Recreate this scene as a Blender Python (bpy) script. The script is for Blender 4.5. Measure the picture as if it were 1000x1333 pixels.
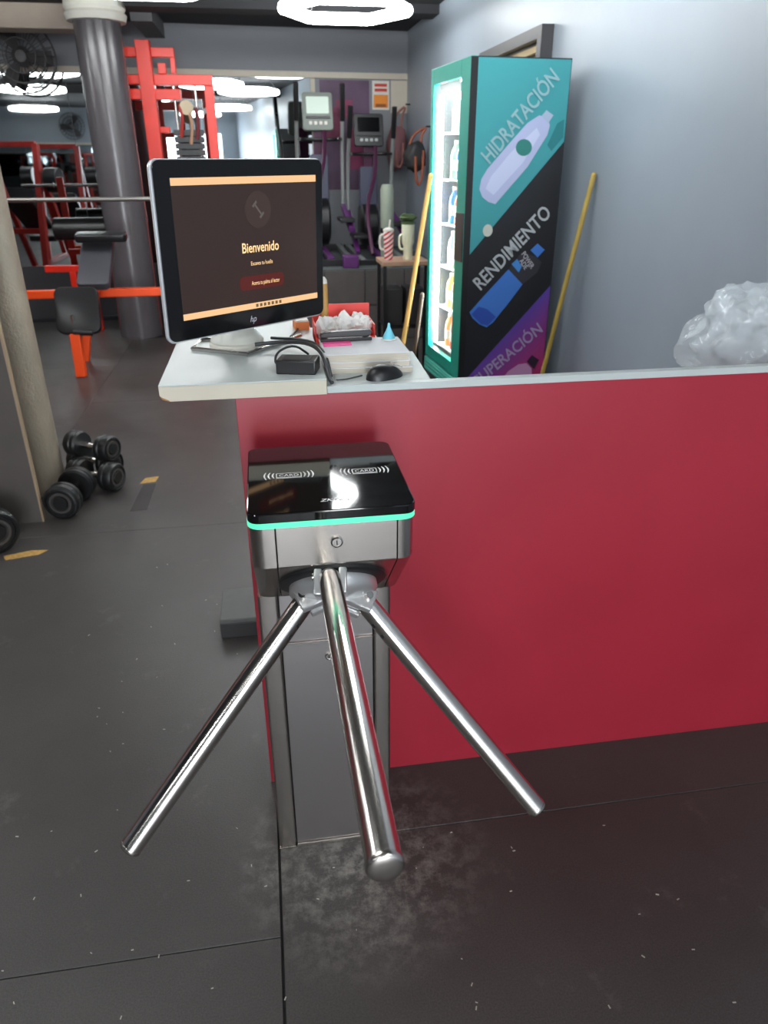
import bpy, bmesh, math, random
from mathutils import Vector, Matrix, noise
R = math.radians
for o in list(bpy.data.objects): bpy.data.objects.remove(o)
S = bpy.context.scene
C = S.collection
random.seed(7)

# ---------------------------------------------------------------- camera
cam_d = bpy.data.cameras.new('camera'); cam = bpy.data.objects.new('camera', cam_d); C.objects.link(cam)
YAW, PITCH, ROLL, FPX = R(8.908), R(25.896), R(0.148), 945.45
f = Vector((math.sin(YAW)*math.cos(PITCH), math.cos(YAW)*math.cos(PITCH), -math.sin(PITCH)))
rt = Vector((math.cos(YAW), -math.sin(YAW), 0)); dn = f.cross(rt)
rr = rt*math.cos(ROLL)+dn*math.sin(ROLL); dd = dn*math.cos(ROLL)-rt*math.sin(ROLL)
cam.matrix_world = Matrix(((rr.x, -dd.x, -f.x, 0), (rr.y, -dd.y, -f.y, 0), (rr.z, -dd.z, -f.z, 1.55), (0, 0, 0, 1)))
cam_d.sensor_fit = 'VERTICAL'; cam_d.sensor_height = 24.0; cam_d.lens = FPX/1333*24.0
cam_d.dof.use_dof = True; cam_d.dof.focus_distance = 1.4; cam_d.dof.aperture_fstop = 4.0
cam_d.clip_start = 0.02; cam_d.clip_end = 100
S.camera = cam

# ---------------------------------------------------------------- world, light, exposure
w = bpy.data.worlds.new('world'); S.world = w; w.use_nodes = True
bg = w.node_tree.nodes['Background']; bg.inputs[0].default_value = (0.75, 0.85, 1.0, 1); bg.inputs[1].default_value = 1.0
S.view_settings.view_transform = 'Standard'; S.view_settings.look = 'None'
S.view_settings.gamma = 1.0; S.view_settings.use_curve_mapping = False
S.view_settings.exposure = 0.9
HEX_POWER = 12.8
# daylight entering by the open street entrance in the wall behind the photographer
day_d = bpy.data.lights.new('entrance_daylight', 'AREA'); day = bpy.data.objects.new('entrance_daylight', day_d); C.objects.link(day)
day_d.shape = 'RECTANGLE'; day_d.size = 2.2; day_d.size_y = 2.1; day_d.energy = 130; day_d.color = (0.9, 0.95, 1.0)
day.location = (0.1, -4.95, 1.12); day.rotation_euler = (R(90), 0, 0)

# ---------------------------------------------------------------- material helpers
def lin(c):
    return tuple(((v/255)/12.92 if v/255 <= 0.04045 else ((v/255+0.055)/1.055)**2.4) for v in c)
MATS = {}
def mat(name, rgb, rough=0.5, metal=0.0, var=0.0, vscale=8.0, bump=0.0, bscale=60.0, emit=0.0, emit_rgb=None, alpha=1.0,
        trans=0.0, coat=0.0, stretch=None, rvar=0.0, spec=0.5):
    if name in MATS: return MATS[name]
    m = bpy.data.materials.new(name); m.use_nodes = True; nt = m.node_tree; b = nt.nodes['Principled BSDF']
    c = lin(rgb); b.inputs['Base Color'].default_value = (*c, 1)
    b.inputs['Roughness'].default_value = rough; b.inputs['Metallic'].default_value = metal
    b.inputs['Specular IOR Level'].default_value = spec
    if trans: b.inputs['Transmission Weight'].default_value = trans
    if coat: b.inputs['Coat Weight'].default_value = coat; b.inputs['Coat Roughness'].default_value = 0.08
    if alpha < 1: b.inputs['Alpha'].default_value = alpha
    if emit:
        b.inputs['Emission Color'].default_value = (*lin(emit_rgb or rgb), 1); b.inputs['Emission Strength'].default_value = emit
    if var or bump or rvar:
        tc = nt.nodes.new('ShaderNodeTexCoord'); mp = nt.nodes.new('ShaderNodeMapping'); nt.links.new(tc.outputs['Object'], mp.inputs[0])
        if stretch: mp.inputs['Scale'].default_value = stretch
        if var or rvar:
            n = nt.nodes.new('ShaderNodeTexNoise'); n.inputs['Scale'].default_value = vscale; n.inputs['Detail'].default_value = 6
            nt.links.new(mp.outputs[0], n.inputs['Vector'])
        if var:
            r = nt.nodes.new('ShaderNodeValToRGB')
            r.color_ramp.elements[0].position = 0.3; r.color_ramp.elements[1].position = 0.7
            r.color_ramp.elements[0].color = (*[max(0, v*(1-var)) for v in c], 1); r.color_ramp.elements[1].color = (*[min(1, v*(1+var)) for v in c], 1)
            nt.links.new(n.outputs['Fac'], r.inputs[0]); nt.links.new(r.outputs[0], b.inputs['Base Color'])
        if rvar:
            mr = nt.nodes.new('ShaderNodeMapRange'); mr.inputs['To Min'].default_value = max(0, rough-rvar); mr.inputs['To Max'].default_value = rough+rvar
            nt.links.new(n.outputs['Fac'], mr.inputs[0]); nt.links.new(mr.outputs[0], b.inputs['Roughness'])
        if bump:
            n2 = nt.nodes.new('ShaderNodeTexNoise'); n2.inputs['Scale'].default_value = bscale; n2.inputs['Detail'].default_value = 4
            nt.links.new(mp.outputs[0], n2.inputs['Vector'])
            bp = nt.nodes.new('ShaderNodeBump'); bp.inputs['Strength'].default_value = bump; bp.inputs['Distance'].default_value = 0.01
            nt.links.new(n2.outputs['Fac'], bp.inputs['Height']); nt.links.new(bp.outputs[0], b.inputs['Normal'])
    MATS[name] = m
    return m

def rubber_floor():
    m = bpy.data.materials.new('rubber_floor'); m.use_nodes = True; nt = m.node_tree; b = nt.nodes['Principled BSDF']; L = nt.links
    g = nt.nodes.new('ShaderNodeNewGeometry')
    def noi(s, d=5, r=0.6):
        n = nt.nodes.new('ShaderNodeTexNoise'); n.inputs['Scale'].default_value = s; n.inputs['Detail'].default_value = d; n.inputs['Roughness'].default_value = r
        L.new(g.outputs['Position'], n.inputs['Vector']); return n
    def ramp(src, p0, p1, c0, c1):
        r = nt.nodes.new('ShaderNodeValToRGB'); e = r.color_ramp.elements
        e[0].position, e[1].position = p0, p1; e[0].color = (*c0, 1); e[1].color = (*c1, 1); L.new(src, r.inputs[0]); return r
    def mix(fac, a, bb):
        x = nt.nodes.new('ShaderNodeMix'); x.data_type = 'RGBA'; L.new(fac, x.inputs[0]); L.new(a, x.inputs[6])
        if isinstance(bb, tuple): x.inputs[7].default_value = (*bb, 1)
        else: L.new(bb, x.inputs[7])
        return x.outputs[2]
    base = ramp(noi(1.3).outputs['Fac'], 0.3, 0.7, lin((58, 54, 53)), lin((72, 68, 66)))
    grain = ramp(noi(260, 2).outputs['Fac'], 0.35, 0.65, (0.8, 0.8, 0.8), (1.15, 1.15, 1.15))
    mul = nt.nodes.new('ShaderNodeMix'); mul.data_type = 'RGBA'; mul.blend_type = 'MULTIPLY'; mul.inputs[0].default_value = 1
    L.new(base.outputs[0], mul.inputs[6]); L.new(grain.outputs[0], mul.inputs[7])
    # dust tracked around the foot of the turnstile
    vd = nt.nodes.new('ShaderNodeVectorMath'); vd.operation = 'DISTANCE'; L.new(g.outputs['Position'], vd.inputs[0]); vd.inputs[1].default_value = (0.14, 1.24, 0)
    near = nt.nodes.new('ShaderNodeMapRange'); near.inputs[1].default_value = 0.03; near.inputs[2].default_value = 0.34; near.inputs[3].default_value = 1; near.inputs[4].default_value = 0
    L.new(vd.outputs['Value'], near.inputs[0])
    patch = ramp(noi(22, 8, 0.75).outputs['Fac'], 0.45, 0.68, (0, 0, 0), (1, 1, 1))
    mm = nt.nodes.new('ShaderNodeMath'); mm.operation = 'MULTIPLY'; L.new(near.outputs[0], mm.inputs[0]); L.new(patch.outputs[0], mm.inputs[1])
    m2 = nt.nodes.new('ShaderNodeMath'); m2.operation = 'MULTIPLY'; m2.inputs[1].default_value = 0.7; L.new(mm.outputs[0], m2.inputs[0])
    col = mix(m2.outputs[0], mul.outputs[2], lin((166, 161, 154)))
    scuff = ramp(noi(5.5, 9, 0.7).outputs['Fac'], 0.6, 0.78, (0, 0, 0), (0.35, 0.35, 0.35))
    col = mix(scuff.outputs[0], col, lin((130, 124, 118)))
    L.new(col, b.inputs['Base Color'])
    rg = nt.nodes.new('ShaderNodeMapRange'); rg.inputs[3].default_value = 0.34; rg.inputs[4].default_value = 0.52; L.new(noi(3).outputs['Fac'], rg.inputs[0]); L.new(rg.outputs[0], b.inputs['Roughness'])
    bp = nt.nodes.new('ShaderNodeBump'); bp.inputs['Strength'].default_value = 0.12; bp.inputs['Distance'].default_value = 0.004
    L.new(noi(180, 3).outputs['Fac'], bp.inputs['Height']); L.new(bp.outputs[0], b.inputs['Normal'])
    return m

def stripes(name, c0, c1, scale, rot):
    m = bpy.data.materials.new(name); m.use_nodes = True; nt = m.node_tree; b = nt.nodes['Principled BSDF']
    tc = nt.nodes.new('ShaderNodeTexCoord'); mp = nt.nodes.new('ShaderNodeMapping'); mp.inputs['Rotation'].default_value = rot
    wv = nt.nodes.new('ShaderNodeTexWave'); wv.inputs['Scale'].default_value = scale; wv.bands_direction = 'Z'
    r = nt.nodes.new('ShaderNodeValToRGB'); r.color_ramp.interpolation = 'CONSTANT'
    r.color_ramp.elements[0].color = (*lin(c0), 1); r.color_ramp.elements[1].position = 0.45; r.color_ramp.elements[1].color = (*lin(c1), 1)
    nt.links.new(tc.outputs['Object'], mp.inputs[0]); nt.links.new(mp.outputs[0], wv.inputs[0]); nt.links.new(wv.outputs['Fac'], r.inputs[0]); nt.links.new(r.outputs[0], b.inputs['Base Color'])
    b.inputs['Roughness'].default_value = 0.4
    return m

# ---------------------------------------------------------------- mesh helpers
WM = {}
def rrect(x0, x1, y0, y1, r, n=5):
    pts = []
    for cx, cy, a0 in ((x1-r, y1-r, 0), (x0+r, y1-r, 90), (x0+r, y0+r, 180), (x1-r, y0+r, 270)):
        for k in range(n+1):
            a = R(a0+90*k/n); pts.append((cx+r*math.cos(a), cy+r*math.sin(a)))
    return pts
def basis(ax):
    ax = Vector(ax).normalized(); h = Vector((0, 0, 1)) if abs(ax.z) < 0.9 else Vector((0, 1, 0))
    x = h.cross(ax).normalized(); return x, ax.cross(x), ax

class MB:
    def __init__(self): self.v = []; self.f = []
    def add(self, vs, fs):
        k = len(self.v); self.v += [Vector(p) for p in vs]; self.f += [tuple(i+k for i in q) for q in fs]; return self
    def box(self, x0, x1, y0, y1, z0, z1, M=None):
        vs = [Vector((x, y, z)) for z in (z0, z1) for y in (y0, y1) for x in (x0, x1)]
        if M: vs = [M @ p for p in vs]
        return self.add(vs, [(0, 2, 3, 1), (4, 5, 7, 6), (0, 1, 5, 4), (2, 6, 7, 3), (0, 4, 6, 2), (1, 3, 7, 5)])
    def beam(self, p0, p1, a, b=None, up=(0, 0, 1)):
        p0 = Vector(p0); p1 = Vector(p1); b = b or a; d = (p1-p0).normalized(); u = Vector(up)
        if abs(d.dot(u)) > 0.95: u = Vector((0, 1, 0))
        x = d.cross(u).normalized(); y = x.cross(d)
        vs = [p+x*sx*a/2+y*sy*b/2 for p in (p0, p1) for sx, sy in ((-1, -1), (1, -1), (1, 1), (-1, 1))]
        return self.add(vs, [(3, 2, 1, 0), (4, 5, 6, 7), (0, 1, 5, 4), (1, 2, 6, 5), (2, 3, 7, 6), (3, 0, 4, 7)])
    def cyl(self, p0, p1, r0, r1=None, n=20, caps=True):
        p0 = Vector(p0); p1 = Vector(p1); r1 = r0 if r1 is None else r1; x, y, _ = basis(p1-p0); vs = []
        for p, r in ((p0, r0), (p1, r1)):
            for k in range(n):
                a = 2*math.pi*k/n; vs.append(p+(x*math.cos(a)+y*math.sin(a))*r)
        fs = [(k, (k+1) % n, n+(k+1) % n, n+k) for k in range(n)]
        if caps: fs += [tuple(range(n-1, -1, -1)), tuple(range(n, 2*n))]
        return self.add(vs, fs)
    def lathe(self, prof, org=(0, 0, 0), axis=(0, 0, 1), n=28):
        org = Vector(org); x, y, ax = basis(axis); vs = []; fs = []; m = len(prof)
        for r, h in prof:
            for k in range(n):
                a = 2*math.pi*k/n; vs.append(org+ax*h+(x*math.cos(a)+y*math.sin(a))*max(r, 1e-5))
        for i in range(m-1):
            for k in range(n): fs.append((i*n+k, i*n+(k+1) % n, (i+1)*n+(k+1) % n, (i+1)*n+k))
        fs.append(tuple(range(n-1, -1, -1))); fs.append(tuple(range((m-1)*n, m*n)))
        return self.add(vs, fs)
    def tube(self, pts, r, n=8, smooth=0):
        P = [Vector(p) for p in pts]
        for _ in range(smooth):
            Q = [P[0]]
            for a, b in zip(P, P[1:]): Q += [a*0.75+b*0.25, a*0.25+b*0.75]
            P = Q+[P[-1]]
        vs = []; fs = []; prev = None
        for i, p in enumerate(P):
            t = (P[min(i+1, len(P)-1)]-P[max(i-1, 0)]).normalized()
            if prev is None: x, y, _ = basis(t)
            else:
                x = (prev-t*prev.dot(t)).normalized(); y = t.cross(x)
            prev = x
            for k in range(n):
                a = 2*math.pi*k/n; vs.append(p+(x*math.cos(a)+y*math.sin(a))*r)
        for i in range(len(P)-1):
            for k in range(n): fs.append((i*n+k, i*n+(k+1) % n, (i+1)*n+(k+1) % n, (i+1)*n+k))
        fs.append(tuple(range(n-1, -1, -1))); fs.append(tuple(range((len(P)-1)*n, len(P)*n)))
        return self.add(vs, fs)
    def prism(self, poly, h0, h1, M=None):
        n = len(poly); vs = [Vector((x, y, h)) for h in (h0, h1) for x, y in poly]
        if M: vs = [M @ p for p in vs]
        fs = [tuple(range(n-1, -1, -1)), tuple(range(n, 2*n))]+[(k, (k+1) % n, n+(k+1) % n, n+k) for k in range(n)]
        return self.add(vs, fs)
    def build(self, name, m, parent=None, world=False, bevel=0, seg=2, angle=32, flat=False):
        vs = self.v; org = Vector((0, 0, 0))
        if world and parent is not None:
            inv = WM[parent.name].inverted(); vs = [inv @ p for p in vs]
        if parent is None:
            lo = Vector([min(p[i] for p in vs) for i in range(3)]); hi = Vector([max(p[i] for p in vs) for i in range(3)])
            org = Vector(((lo.x+hi.x)/2, (lo.y+hi.y)/2, lo.z)); vs = [p-org for p in vs]
        me = bpy.data.meshes.new(name); me.from_pydata([tuple(p) for p in vs], [], self.f)
        bm = bmesh.new(); bm.from_mesh(me); bmesh.ops.recalc_face_normals(bm, faces=bm.faces)
        if bevel:
            es = [e for e in bm.edges if len(e.link_faces) == 2 and e.calc_face_angle(0) > R(28)]
            bmesh.ops.bevel(bm, geom=es, offset=bevel, segments=seg, profile=0.5, affect='EDGES', clamp_overlap=True)
        bm.to_mesh(me); bm.free()
        if bevel: angle = min(angle, 20)
        if not flat:
            me.shade_smooth(); me.set_sharp_from_angle(angle=R(angle))
        me.materials.append(m)
        ob = bpy.data.objects.new(name, me); C.objects.link(ob); ob.parent = parent; ob.location = org
        WM[ob.name] = WM[parent.name].copy() if parent is not None else Matrix.Translation(org)
        return ob

def tag(o, label, cat, group=None):
    o['label'] = label; o['category'] = cat
    if group: o['group'] = group
    return o
def T(name, label, cat, loc=(0, 0, 0), rz=0.0, group=None):
    o = bpy.data.objects.new(name, None); C.objects.link(o); o.empty_display_size = 0.1
    o.location = loc; o.rotation_euler = (0, 0, rz); WM[o.name] = Matrix.Translation(loc) @ Matrix.Rotation(rz, 4, 'Z')
    return tag(o, label, cat, group)
def struct(o): o['kind'] = 'structure'; return o
def copy_tree(o, loc=None, rz=None, parent=None, label=None):
    c = o.copy(); C.objects.link(c); c.parent = parent
    if loc is not None: c.location = loc
    if rz is not None: c.rotation_euler = (0, 0, rz)
    if label: c['label'] = label
    for ch in list(o.children): copy_tree(ch, parent=c)
    return c
def text_mesh(body, shear=0.0, bold=0.0):
    cu = bpy.data.curves.new('lettering', 'FONT'); cu.body = body; cu.size = 1; cu.shear = shear; cu.offset = bold; cu.resolution_u = 3
    ob = bpy.data.objects.new('lettering', cu); me = bpy.data.meshes.new_from_object(ob)
    vs = [v.co.copy() for v in me.vertices]; fs = [tuple(p.vertices) for p in me.polygons]
    bpy.data.objects.remove(ob); bpy.data.meshes.remove(me)
    x0 = min(v.x for v in vs); x1 = max(v.x for v in vs); y1 = max(v.y for v in vs)
    return vs, fs, x0, x1, y1
def text_on(name, body, p0, ex, ey, length, capH, m, parent, shear=0, bold=0.0):
    """flat lettering: baseline start p0, unit directions ex/ey, total length and capital height (parent space)"""
    vs, fs, x0, x1, _ = text_mesh(body, shear, bold); p0 = Vector(p0); ex = Vector(ex); ey = Vector(ey); s = length/(x1-x0); q = capH/0.69
    mb = MB(); mb.add([p0+ex*((v.x-x0)*s)+ey*(v.y*q) for v in vs], fs)
    return mb.build(name, m, parent, flat=True)
def crumple(center, size, sub, amp, freq, seed, sharp=False):
    bm = bmesh.new(); bmesh.ops.create_icosphere(bm, subdivisions=sub, radius=1.0); mb = MB(); off = Vector((seed*3.7, seed*1.3, seed*7.1)); vs = []
    for v in bm.verts:
        d = v.co.normalized(); n = noise.noise(d*freq+off)+0.5*noise.noise(d*freq*2.3+off)
        n2 = abs(noise.noise(d*freq*1.7-off)) if sharp else 0
        k = 1+amp*n-amp*1.2*n2
        p = Vector((d.x*size[0]*k, d.y*size[1]*k, d.z*size[2]*k)); vs.append(Vector(center)+p)
    mb.add(vs, [tuple(v.index for v in fc.verts) for fc in bm.faces]); bm.free()
    return mb

# ---------------------------------------------------------------- materials
steel = mat('brushed_steel', (196, 190, 184), 0.25, 1.0, rvar=0.03, vscale=5, stretch=(1, 1, 60))
steel_dark = mat('brushed_steel_panel', (176, 171, 170), 0.34, 1.0, rvar=0.03, vscale=5, stretch=(1, 1, 60))
chrome = mat('polished_steel_tube', (212, 207, 202), 0.18, 1.0, rvar=0.03, vscale=30)
cast = mat('cast_aluminium', (205, 205, 205), 0.32, 0.75, bump=0.03, bscale=120)
blackpl = mat('black_plastic', (24, 24, 26), 0.38)
blackmat = mat('black_rubber', (20, 20, 21), 0.6, bump=0.05)
gloss_black = mat('black_glass', (8, 8, 9), 0.06, spec=0.6)
red_lam = mat('red_laminate', (152, 34, 50), 0.36, var=0.06, vscale=3, bump=0.006, bscale=25, rvar=0.05)
white_lam = mat('white_laminate', (176, 183, 182), 0.4, var=0.02)
white_edge = mat('cream_board_edge', (190, 182, 166), 0.6, var=0.04)
wall_m = mat('grey_blue_paint', (148, 158, 168), 0.42, var=0.05, vscale=1.6, bump=0.05, bscale=12)
grey_wall = mat('grey_paint', (134, 136, 141), 0.7, var=0.04, vscale=1.5)
dark_wall = mat('charcoal_paint', (58, 57, 60), 0.7, var=0.06)
ceil_m = mat('dark_ceiling_paint', (44, 44, 47), 0.85, var=0.1, vscale=1)
mirror_m = mat('mirror', (200, 205, 206), 0.015, 1.0)
beige = mat('beige_trim', (205, 196, 180), 0.6, var=0.03)
red_tube = mat('red_painted_tube', (232, 44, 22), 0.35, var=0.06)
orange_tube = mat('orange_painted_tube', (255, 84, 26), 0.4)
dkred_tube = mat('dark_red_painted_tube', (160, 34, 26), 0.4, var=0.1)
pad = mat('black_vinyl_pad', (26, 25, 27), 0.3, bump=0.03, bscale=90)
pad_grey = mat('grey_vinyl_pad', (66, 66, 72), 0.45, bump=0.03, bscale=90)
col_m = mat('grey_column_paint', (84, 80, 83), 0.24, var=0.1, vscale=3, bump=0.08, bscale=25)
col_near = mat('rough_grey_column_paint', (138, 126, 112), 0.42, var=0.12, vscale=6, bump=0.35, bscale=60)
white_p = mat('white_paint', (225, 222, 212), 0.6, var=0.04)
tube_led = mat('hexagon_led_tube', (255, 255, 255), 0.5, emit=HEX_POWER, emit_rgb=(246, 250, 250))
wood = mat('pale_wood', (190, 146, 78), 0.5, var=0.18, vscale=6, stretch=(12, 12, 1))
wood_dk = mat('dark_wood', (66, 50, 38), 0.6, var=0.2, stretch=(12, 12, 1))
teal_d = mat('teal_print', (62, 150, 156), 0.35)
green_f = mat('green_door_frame', (0, 138, 122), 0.35)
fr_black = mat('black_print', (30, 31, 35), 0.35)

# ================================================================ STRUCTURE
RX = 1.65                                  # right wall
DL = R(4.4); WD = Vector((math.cos(DL), math.sin(DL), 0)); WN = Vector((math.sin(DL), -math.cos(DL), 0)); W0 = Vector((RX, 8.85, 0))
def onwall(s, z, out=0.0):                 # s metres to the left of the corner, along the mirror wall
    return W0-WD*s+WN*out+Vector((0, 0, z))
CZ = 2.75
fl = struct(MB().box(-7.1, 1.8, -5.2, 9.2, -0.12, -0.012).build('floor', blackmat)); 
matm = rubber_floor()
xs_l = [-0.067-1.22*k for k in range(0, 6)]; xs_r = [-0.063, RX-0.004]
def mats(xa, xb, ys):
    for ya, yb in zip(ys, ys[1:]):
        g = 0.0009
        MB().box(xa+g, xb-g, ya+g, yb-g, -0.012, 0.0).build('floor_mat', matm, fl, world=True, bevel=0.0012, seg=1)
for k in range(5): mats(xs_l[k+1], xs_l[k], [1.06+2.09*j for j in range(-3, 4)] if k % 2 == 0 else [1.06+1.045+2.09*j for j in range(-3, 3)]+[8.3])
mats(xs_r[0], xs_r[1], [1.298+2.09*j for j in range(-3, 4)])
struct(MB().box(-7.1, 1.8, -5.2, 9.2, CZ, CZ+0.1).build('ceiling', ceil_m))
struct(MB().box(RX, RX+0.12, -5.1, 9.0, 0, CZ).build('wall_right', wall_m))
struct(MB().box(-7.1, -7.0, -5.1, 8.3, 0, CZ).build('wall_left', grey_wall))
wb = MB()
wb.add([onwall(a, z, -d) for z in (0, CZ) for a, d in ((-0.1, 0), (8.75, 0), (8.75, 0.12), (-0.1, 0.12))], [(3, 2, 1, 0), (4, 5, 6, 7), (0, 1, 5, 4), (1, 2, 6, 5), (2, 3, 7, 6), (3, 0, 4, 7)])
wall_far = struct(wb.build('wall_far', grey_wall))
def wallbox(s0, s1, z0, z1, out0, out1):
    return MB().add([onwall(s, z, o) for z in (z0, z1) for s, o in ((s0, out0), (s1, out0), (s1, out1), (s0, out1))], [(3, 2, 1, 0), (4, 5, 6, 7), (0, 1, 5, 4), (1, 2, 6, 5), (2, 3, 7, 6), (3, 0, 4, 7)])
MZ0, MZ1 = 0.54, 2.31
k = 0; s = 1.05
while s < 8.4:
    wallbox(s, min(s+1.196, 8.5), MZ0, MZ1, 0.001, 0.008).build('mirror_pane', mirror_m, wall_far, world=True); s += 1.2
wallbox(0.0, 8.5, 0.0, MZ0-0.002, 0.0, 0.012).build('wainscot', dark_wall, wall_far, world=True)
struct(wallbox(0.0, 8.5, MZ1+0.002, MZ1+0.06, 0.0, 0.025).build('trim_1', beige, bevel=0.004))
struct(wallbox(1.0, 1.045, MZ0, MZ1, 0.0, 0.02).build('trim_2', beige))
# wall behind the photographer, open at the street entrance, with its own mirror
back = MB(); back.box(-7.0, -1.02, -5.1, -5.0, 0, CZ); back.box(1.22, RX, -5.1, -5.0, 0, CZ); back.box(-1.02, 1.22, -5.1, -5.0, 2.2, CZ)
wall_back = struct(back.build('wall_back', wall_m))
for k in range(4): MB().box(-1.3-1.2*(k+1)+0.004, -1.3-1.2*k, -4.999, -4.99, 0.2, 1.90).build('mirror_pane', mirror_m, wall_back, world=True)
struct(MB().box(-6.1, -1.3, -5.0, -4.975, 1.905, 1.955).build('trim_3', beige, bevel=0.004))
# beam on the column line and dark ceiling joists
struct(MB().box(-7.0, -1.22, 7.765, 8.05, 2.565, CZ).build('trim_4', mat('beige_beam_paint', (186, 172, 158), 0.8, var=0.05), bevel=0.01))
struct(MB().box(-0.98, RX, 7.36, 7.64, 2.68, CZ).build('trim_5', ceil_m))
struct(MB().box(-7.0, RX, 4.9, 5.05, 2.66, CZ).build('trim_6', ceil_m)); struct(MB().box(-7.0, RX, 1.4, 1.6, 2.62, CZ).build('trim_7', ceil_m))
struct(MB().box(-0.98, -0.80, 7.66, 8.64, 2.62, CZ).build('trim_8', mat('duct_grey', (92, 92, 94), 0.7)))

# raised platform with tiled riser along the mirror wall
PZ, PY = 0.65, 6.92
PXL = -0.2
pf = MB().add([(PXL, PY, 0), (RX, PY, 0), (RX-0.001, 8.84, 0), (PXL, 8.66, 0), (PXL, PY, PZ-0.012), (RX, PY, PZ-0.012), (RX-0.001, 8.84, PZ-0.012), (PXL, 8.66, PZ-0.012)],
              [(3, 2, 1, 0), (4, 5, 6, 7), (0, 1, 5, 4), (1, 2, 6, 5), (2, 3, 7, 6), (3, 0, 4, 7)]).build('trim_9', dark_wall)
struct(pf)
tile_m = mat('brown_grey_tile', (86, 80, 78), 0.45, var=0.1); deck_m = mat('grey_green_deck_mat', (84, 90, 90), 0.6, var=0.08)
for i in range(5):
    for j in range(2):
        MB().box(PXL+0.37*i+0.004, PXL+0.37*(i+1)-0.004, PY-0.012, PY, 0.32*j+0.003, 0.32*(j+1)-0.005).build('tile', tile_m, pf, world=True, bevel=0.002, seg=1)
for i in range(2): MB().box(PXL+0.923*i+0.002, PXL+0.923*(i+1)-0.002, PY-0.01, 8.6, PZ-0.012, PZ).build('floor_mat', deck_m, pf, world=True, bevel=0.002, seg=1)

# louvred window high in the right wall, behind the fridge
wf = MB()
Y0, Y1, Z0, Z1 = 4.50, 5.75, 1.72, 2.21
for a in ((Y0, Y1, Z1-0.06, Z1), (Y0, Y1, Z0, Z0+0.06), (Y0, Y0+0.07, Z0+0.06, Z1-0.06), (Y1-0.07, Y1, Z0+0.06, Z1-0.06)): wf.box(RX-0.07, RX-0.001, *a)
win = struct(wf.build('window_1', mat('dark_bronze_frame', (62, 60, 62), 0.5)))
MB().box(RX-0.012, RX-0.002, Y0+0.07, Y1-0.07, Z0+0.06, Z1-0.06).build('pane', mat('frosted_pane', (160, 160, 150), 0.4), win, world=True)
lm = mat('beige_louvre', (196, 176, 140), 0.45)
for k in range(7):
    z = Z0+0.09+0.05*k
    MB().beam((RX-0.035, Y0+0.072, z), (RX-0.035, Y1-0.072, z), 0.006, 0.052, up=(0.6, 0, 0.8)).build('slat', lm, win, world=True)

# ================================================================ CEILING LIGHTS
def hex_light(label, loc, rz, group='hexagonal ceiling lights'):
    t = T('hexagon_light', label, 'ceiling light', loc, rz, group)
    r = 0.48; P = [Vector((r*math.cos(R(60*k)), r*math.sin(R(60*k)), 0)) for k in range(6)]
    for k in range(6):
        a, b = P[k], P[(k+1) % 6]
        MB().cyl(a*0.97+b*0.03, b*0.97+a*0.03, 0.042, n=12).build('light_tube', tube_led, t)
    for k in range(6): MB().cyl(P[k]+Vector((0, 0, -0.02)), P[k]+Vector((0, 0, 0.03)), 0.022, n=8).build('joint', white_p, t)
    for k in (0, 2, 4): MB().cyl(P[k]+Vector((0, 0, 0.03)), (P[k].x*0.75, P[k].y*0.75, CZ-loc[2]), 0.004, n=6).build('hanger', blackpl, t)
    return t
HZ = 2.57
h0 = hex_light('glowing white hexagonal LED ring on the dark ceiling above the cross trainers', (0.745, 6.55, HZ), 0.0)
for (x, y, lab) in ((-0.62, 5.75, 'white hexagonal LED ring over the floor in front of the red cable frame'), (0.02, 4.56, 'white hexagonal LED ring overhead beyond the monitor'), (0.78, 3.35, 'white hexagonal LED ring overhead between the reception desk and the drinks fridge'),
                    (-2.25, 5.75, 'white hexagonal LED ring above the barbell rack'), (-2.6, 2.85, 'white hexagonal LED ring above the dark red leg machines'),
                    (0.95, -0.9, 'white hexagonal LED ring over the entrance passage by the right wall'), (-3.1, -2.4, 'white hexagonal LED ring before the mirror of the rear wall'),
                    (-0.9, 1.2, 'white hexagonal LED ring over the passage at the turnstile'), (-4.6, 5.75, 'white hexagonal LED ring by the left wall'),
                    (-1.0, -1.9, 'added unseen hexagonal LED ring brightening the middle of the entrance passage'), (0.6, -3.7, 'added unseen hexagonal LED ring brightening the room just inside the street entrance')):  # last two rings are unseen, added to brighten the room behind the camera
    copy_tree(h0, (x, y, HZ), R(0), label=lab)

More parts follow.
